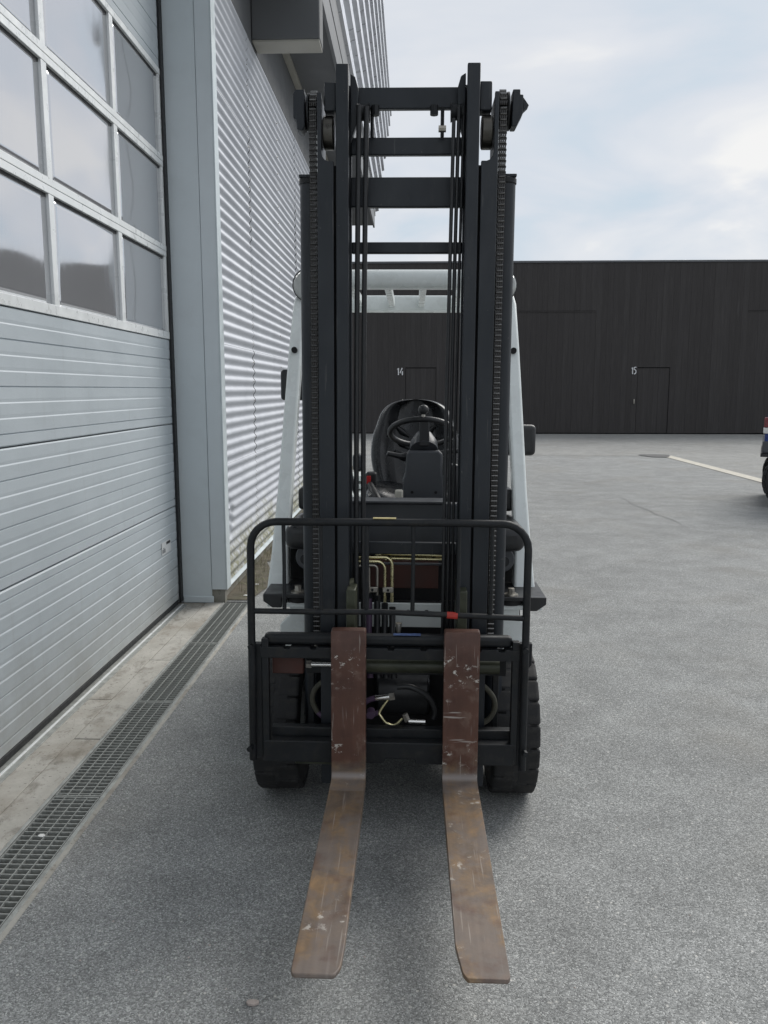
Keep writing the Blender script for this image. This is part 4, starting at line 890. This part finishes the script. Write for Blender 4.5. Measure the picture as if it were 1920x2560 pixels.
# engine hood and counterweight
bx('engine_hood', 'panel', fl, X0 - 0.40, X0 + 0.40, 3.62, 4.40, 0.56, 0.895, 0.02, 3)
cw = [(4.25, 0.22), (5.02, 0.22), (5.10, 0.35), (5.10, 0.88), (4.98, 0.98), (4.25, 1.0)]
part(MB().prism(cw, 'x', X0 - 0.47, X0 + 0.47), 'counterweight', 'white', fl, 0.03, True, 3)
for z in (1.03, 1.075): bx('rear_grille', 'white', fl, X0 - 0.40, X0 + 0.40, 4.50, 4.72, z - 0.028, z, 0.004)
for s in (-1, 1):
    bx('side_step', 'black', fl, *sorted((X0 + s * 0.35, X0 + s * 0.50)), 3.38, 3.75, 0.40, 0.44, 0.006)
    bx('side_body', 'white', fl, *sorted((X0 + s * 0.36, X0 + s * 0.48)), 3.70, 4.26, 0.44, 0.88, 0.02, 3)

# ------------------------------------------------------------------ blue off-road car at the right edge
car = thing('off_road_car', 'blue boxy off-road car with chunky tyres parked beside the faded line', 'car', (4.48, 10.95, 0))
car.rotation_euler = (0, 0, R(-23))
body = [(4.635, 0.74), (9.0, 0.70), (9.05, 0.98), (8.2, 1.08), (7.7, 1.12), (7.2, 1.68), (5.6, 1.74), (4.95, 1.70), (4.67, 1.25), (4.635, 0.95)]
part(MB().prism(body, 'y', 10.95, 12.6), 'body', 'blue', car, 0.025, True, 3)
for y in (10.935, 12.608): part(MB().prism([(5.1, 1.20), (6.1, 1.20), (6.1, 1.62), (5.25, 1.62)], 'y', y, y + 0.012), 'side_window', 'wgl', car); part(MB().prism([(6.2, 1.20), (7.45, 1.20), (7.12, 1.62), (6.2, 1.62)], 'y', y, y + 0.012), 'side_window', 'wgl', car)
part(MB().box(4.62, 4.86, 10.93, 11.12, 1.06, 1.19), 'tail_lamp', 'lamp_red', car, 0.012, True); part(MB().box(4.615, 4.86, 10.93, 11.12, 0.98, 1.057), 'reversing_lamp', 'paper', car, 0.01, True)
part(MB().box(4.615, 4.90, 10.93, 12.62, 0.725, 0.88), 'rear_bumper', 'panel', car, 0.02, True, 3)
part(MB().box(4.60, 4.86, 10.96, 12.6, 0.672, 0.722), 'bumper_step', 'black', car, 0.006)
part(MB().box(8.95, 9.15, 10.93, 12.62, 0.62, 0.82), 'front_bumper', 'panel', car, 0.02, True, 3)
part(MB().box(4.95, 8.8, 11.05, 12.5, 0.42, 0.73), 'chassis', 'dark', car)
clug = MB().box(-0.03, 0.03, -0.055, 0.055, -0.02, 0.014).mesh('tread_block', 'rubber')
for (wx, wy) in ((5.00, 11.06), (8.05, 11.06), (5.00, 12.49), (8.05, 12.49)):
    w_ = bpy.data.objects.new('road_wheel', None); col.objects.link(w_); w_.parent = car; w_.location = Vector((wx, wy, 0.365)) - car.location
    mb = MB().lathe_x([(-0.11, 0.20), (-0.12, 0.24), (-0.12, 0.32), (-0.09, 0.35), (0.09, 0.35), (0.12, 0.32), (0.12, 0.24), (0.11, 0.20)], (0, 0, 0), 40); mb.rot((0, 0, 0), 'Z', R(90))
    o = link(mb.mesh('tyre', 'rubber', (0, 0, 0), True), 'tyre', w_)
    mb = MB().lathe_x([(-0.07, 0.0), (-0.07, 0.10), (-0.10, 0.205), (0.10, 0.205), (0.07, 0.10), (0.07, 0.0)], (0, 0, 0), 28); mb.rot((0, 0, 0), 'Z', R(90))
    link(mb.mesh('rim', 'bolt', (0, 0, 0), True), 'rim', w_)
    for k in range(26):
        for sd_ in (-1, 1):
            t = 2 * math.pi * (k + .25 * sd_) / 26; o = link(clug, 'tread_block', w_, (0.348 * math.sin(t), sd_ * 0.066, 0.348 * math.cos(t))); o.rotation_euler = (0, t, 0)

# ------------------------------------------------------------------ small things on the ground
def scrap(label, x, y, z, s, mat='paper', cat='litter', name='paper_scrap', h=0.004):
    n = 7; ph = rnd.random() * 6
    P = [(x + s * (0.7 + 0.5 * rnd.random()) * math.cos(ph + 2 * math.pi * k / n) * 1.5, y + s * (0.7 + 0.5 * rnd.random()) * math.sin(ph + 2 * math.pi * k / n)) for k in range(n)]
    o = part(MB().prism([(a - x, b - y) for a, b in P], 'z', 0, h), name, mat, None, 0.001, False, 1, None); o.location = (x, y, z); tag(o, label, cat); return o
scrap('white paper scrap on dirt beside the corner flashing, farther one', -1.235, 6.34, 0.007, 0.012)
scrap('white paper scrap on dirt beside the corner flashing, middle one', -1.262, 6.22, 0.007, 0.014)
scrap('flat white scrap on dirt just behind the end of the drain', -1.245, 5.98, 0.007, 0.016)
scrap('white scrap lying on the drain grating', -1.29, 2.62, 0.001, 0.010)
scrap('pale flat pebble on the asphalt beside the rusty forks', -0.40, 1.86, 0.0005, 0.011, 'leaf', 'pebble', 'pebble', 0.007)
# loose weeds and straw along the wall foot
mb = MB(); rw = random.Random(3)
for i in range(260):
    x = XW + 0.03 + abs(rw.gauss(0, 0.13)); y = rw.uniform(6.05, 10.5); hgt = rw.uniform(0.02, 0.13); a = rw.uniform(0, 6.28); ln = rw.uniform(0.02, 0.12)
    dx_, dy_ = math.cos(a), math.sin(a); w = 0.0018
    p0 = Vector((x, y, 0.004)); p1 = p0 + Vector((dx_ * ln * .4, dy_ * ln * .4, hgt * .8)); p2 = p0 + Vector((dx_ * ln, dy_ * ln, hgt * .75)); sdv = Vector((-dy_, dx_, 0)) * w
    mb.add([p0 - sdv, p0 + sdv, p1 + sdv * .8, p1 - sdv * .8, p2], [(0, 1, 2, 3), (3, 2, 4)])
tag(part(mb, 'weeds', 'straw'), 'thin straw-coloured weeds along the foot of the corrugated wall', None, None, 'stuff')

# loose grit on the asphalt
mb = MB(); rg = random.Random(11)
for i in range(420):
    y = 1.0 + 5.5 * rg.random() ** 1.6; x = rg.uniform(-1.1, 2.4); r_ = rg.uniform(0.0012, 0.0034); n = 5; ph = rg.random() * 6.28
    ring_ = [(x + r_ * rg.uniform(.8, 1.4) * math.cos(ph + 6.283 * k / n), y + r_ * rg.uniform(.8, 1.4) * math.sin(ph + 6.283 * k / n), 0.0) for k in range(n)]
    mb.add(ring_ + [(x, y, r_ * 1.1)], [(k, (k + 1) % n, n) for k in range(n)])
tag(part(mb, 'grit', 'leaf'), 'pale loose grit scattered over the asphalt', None, None, 'stuff')
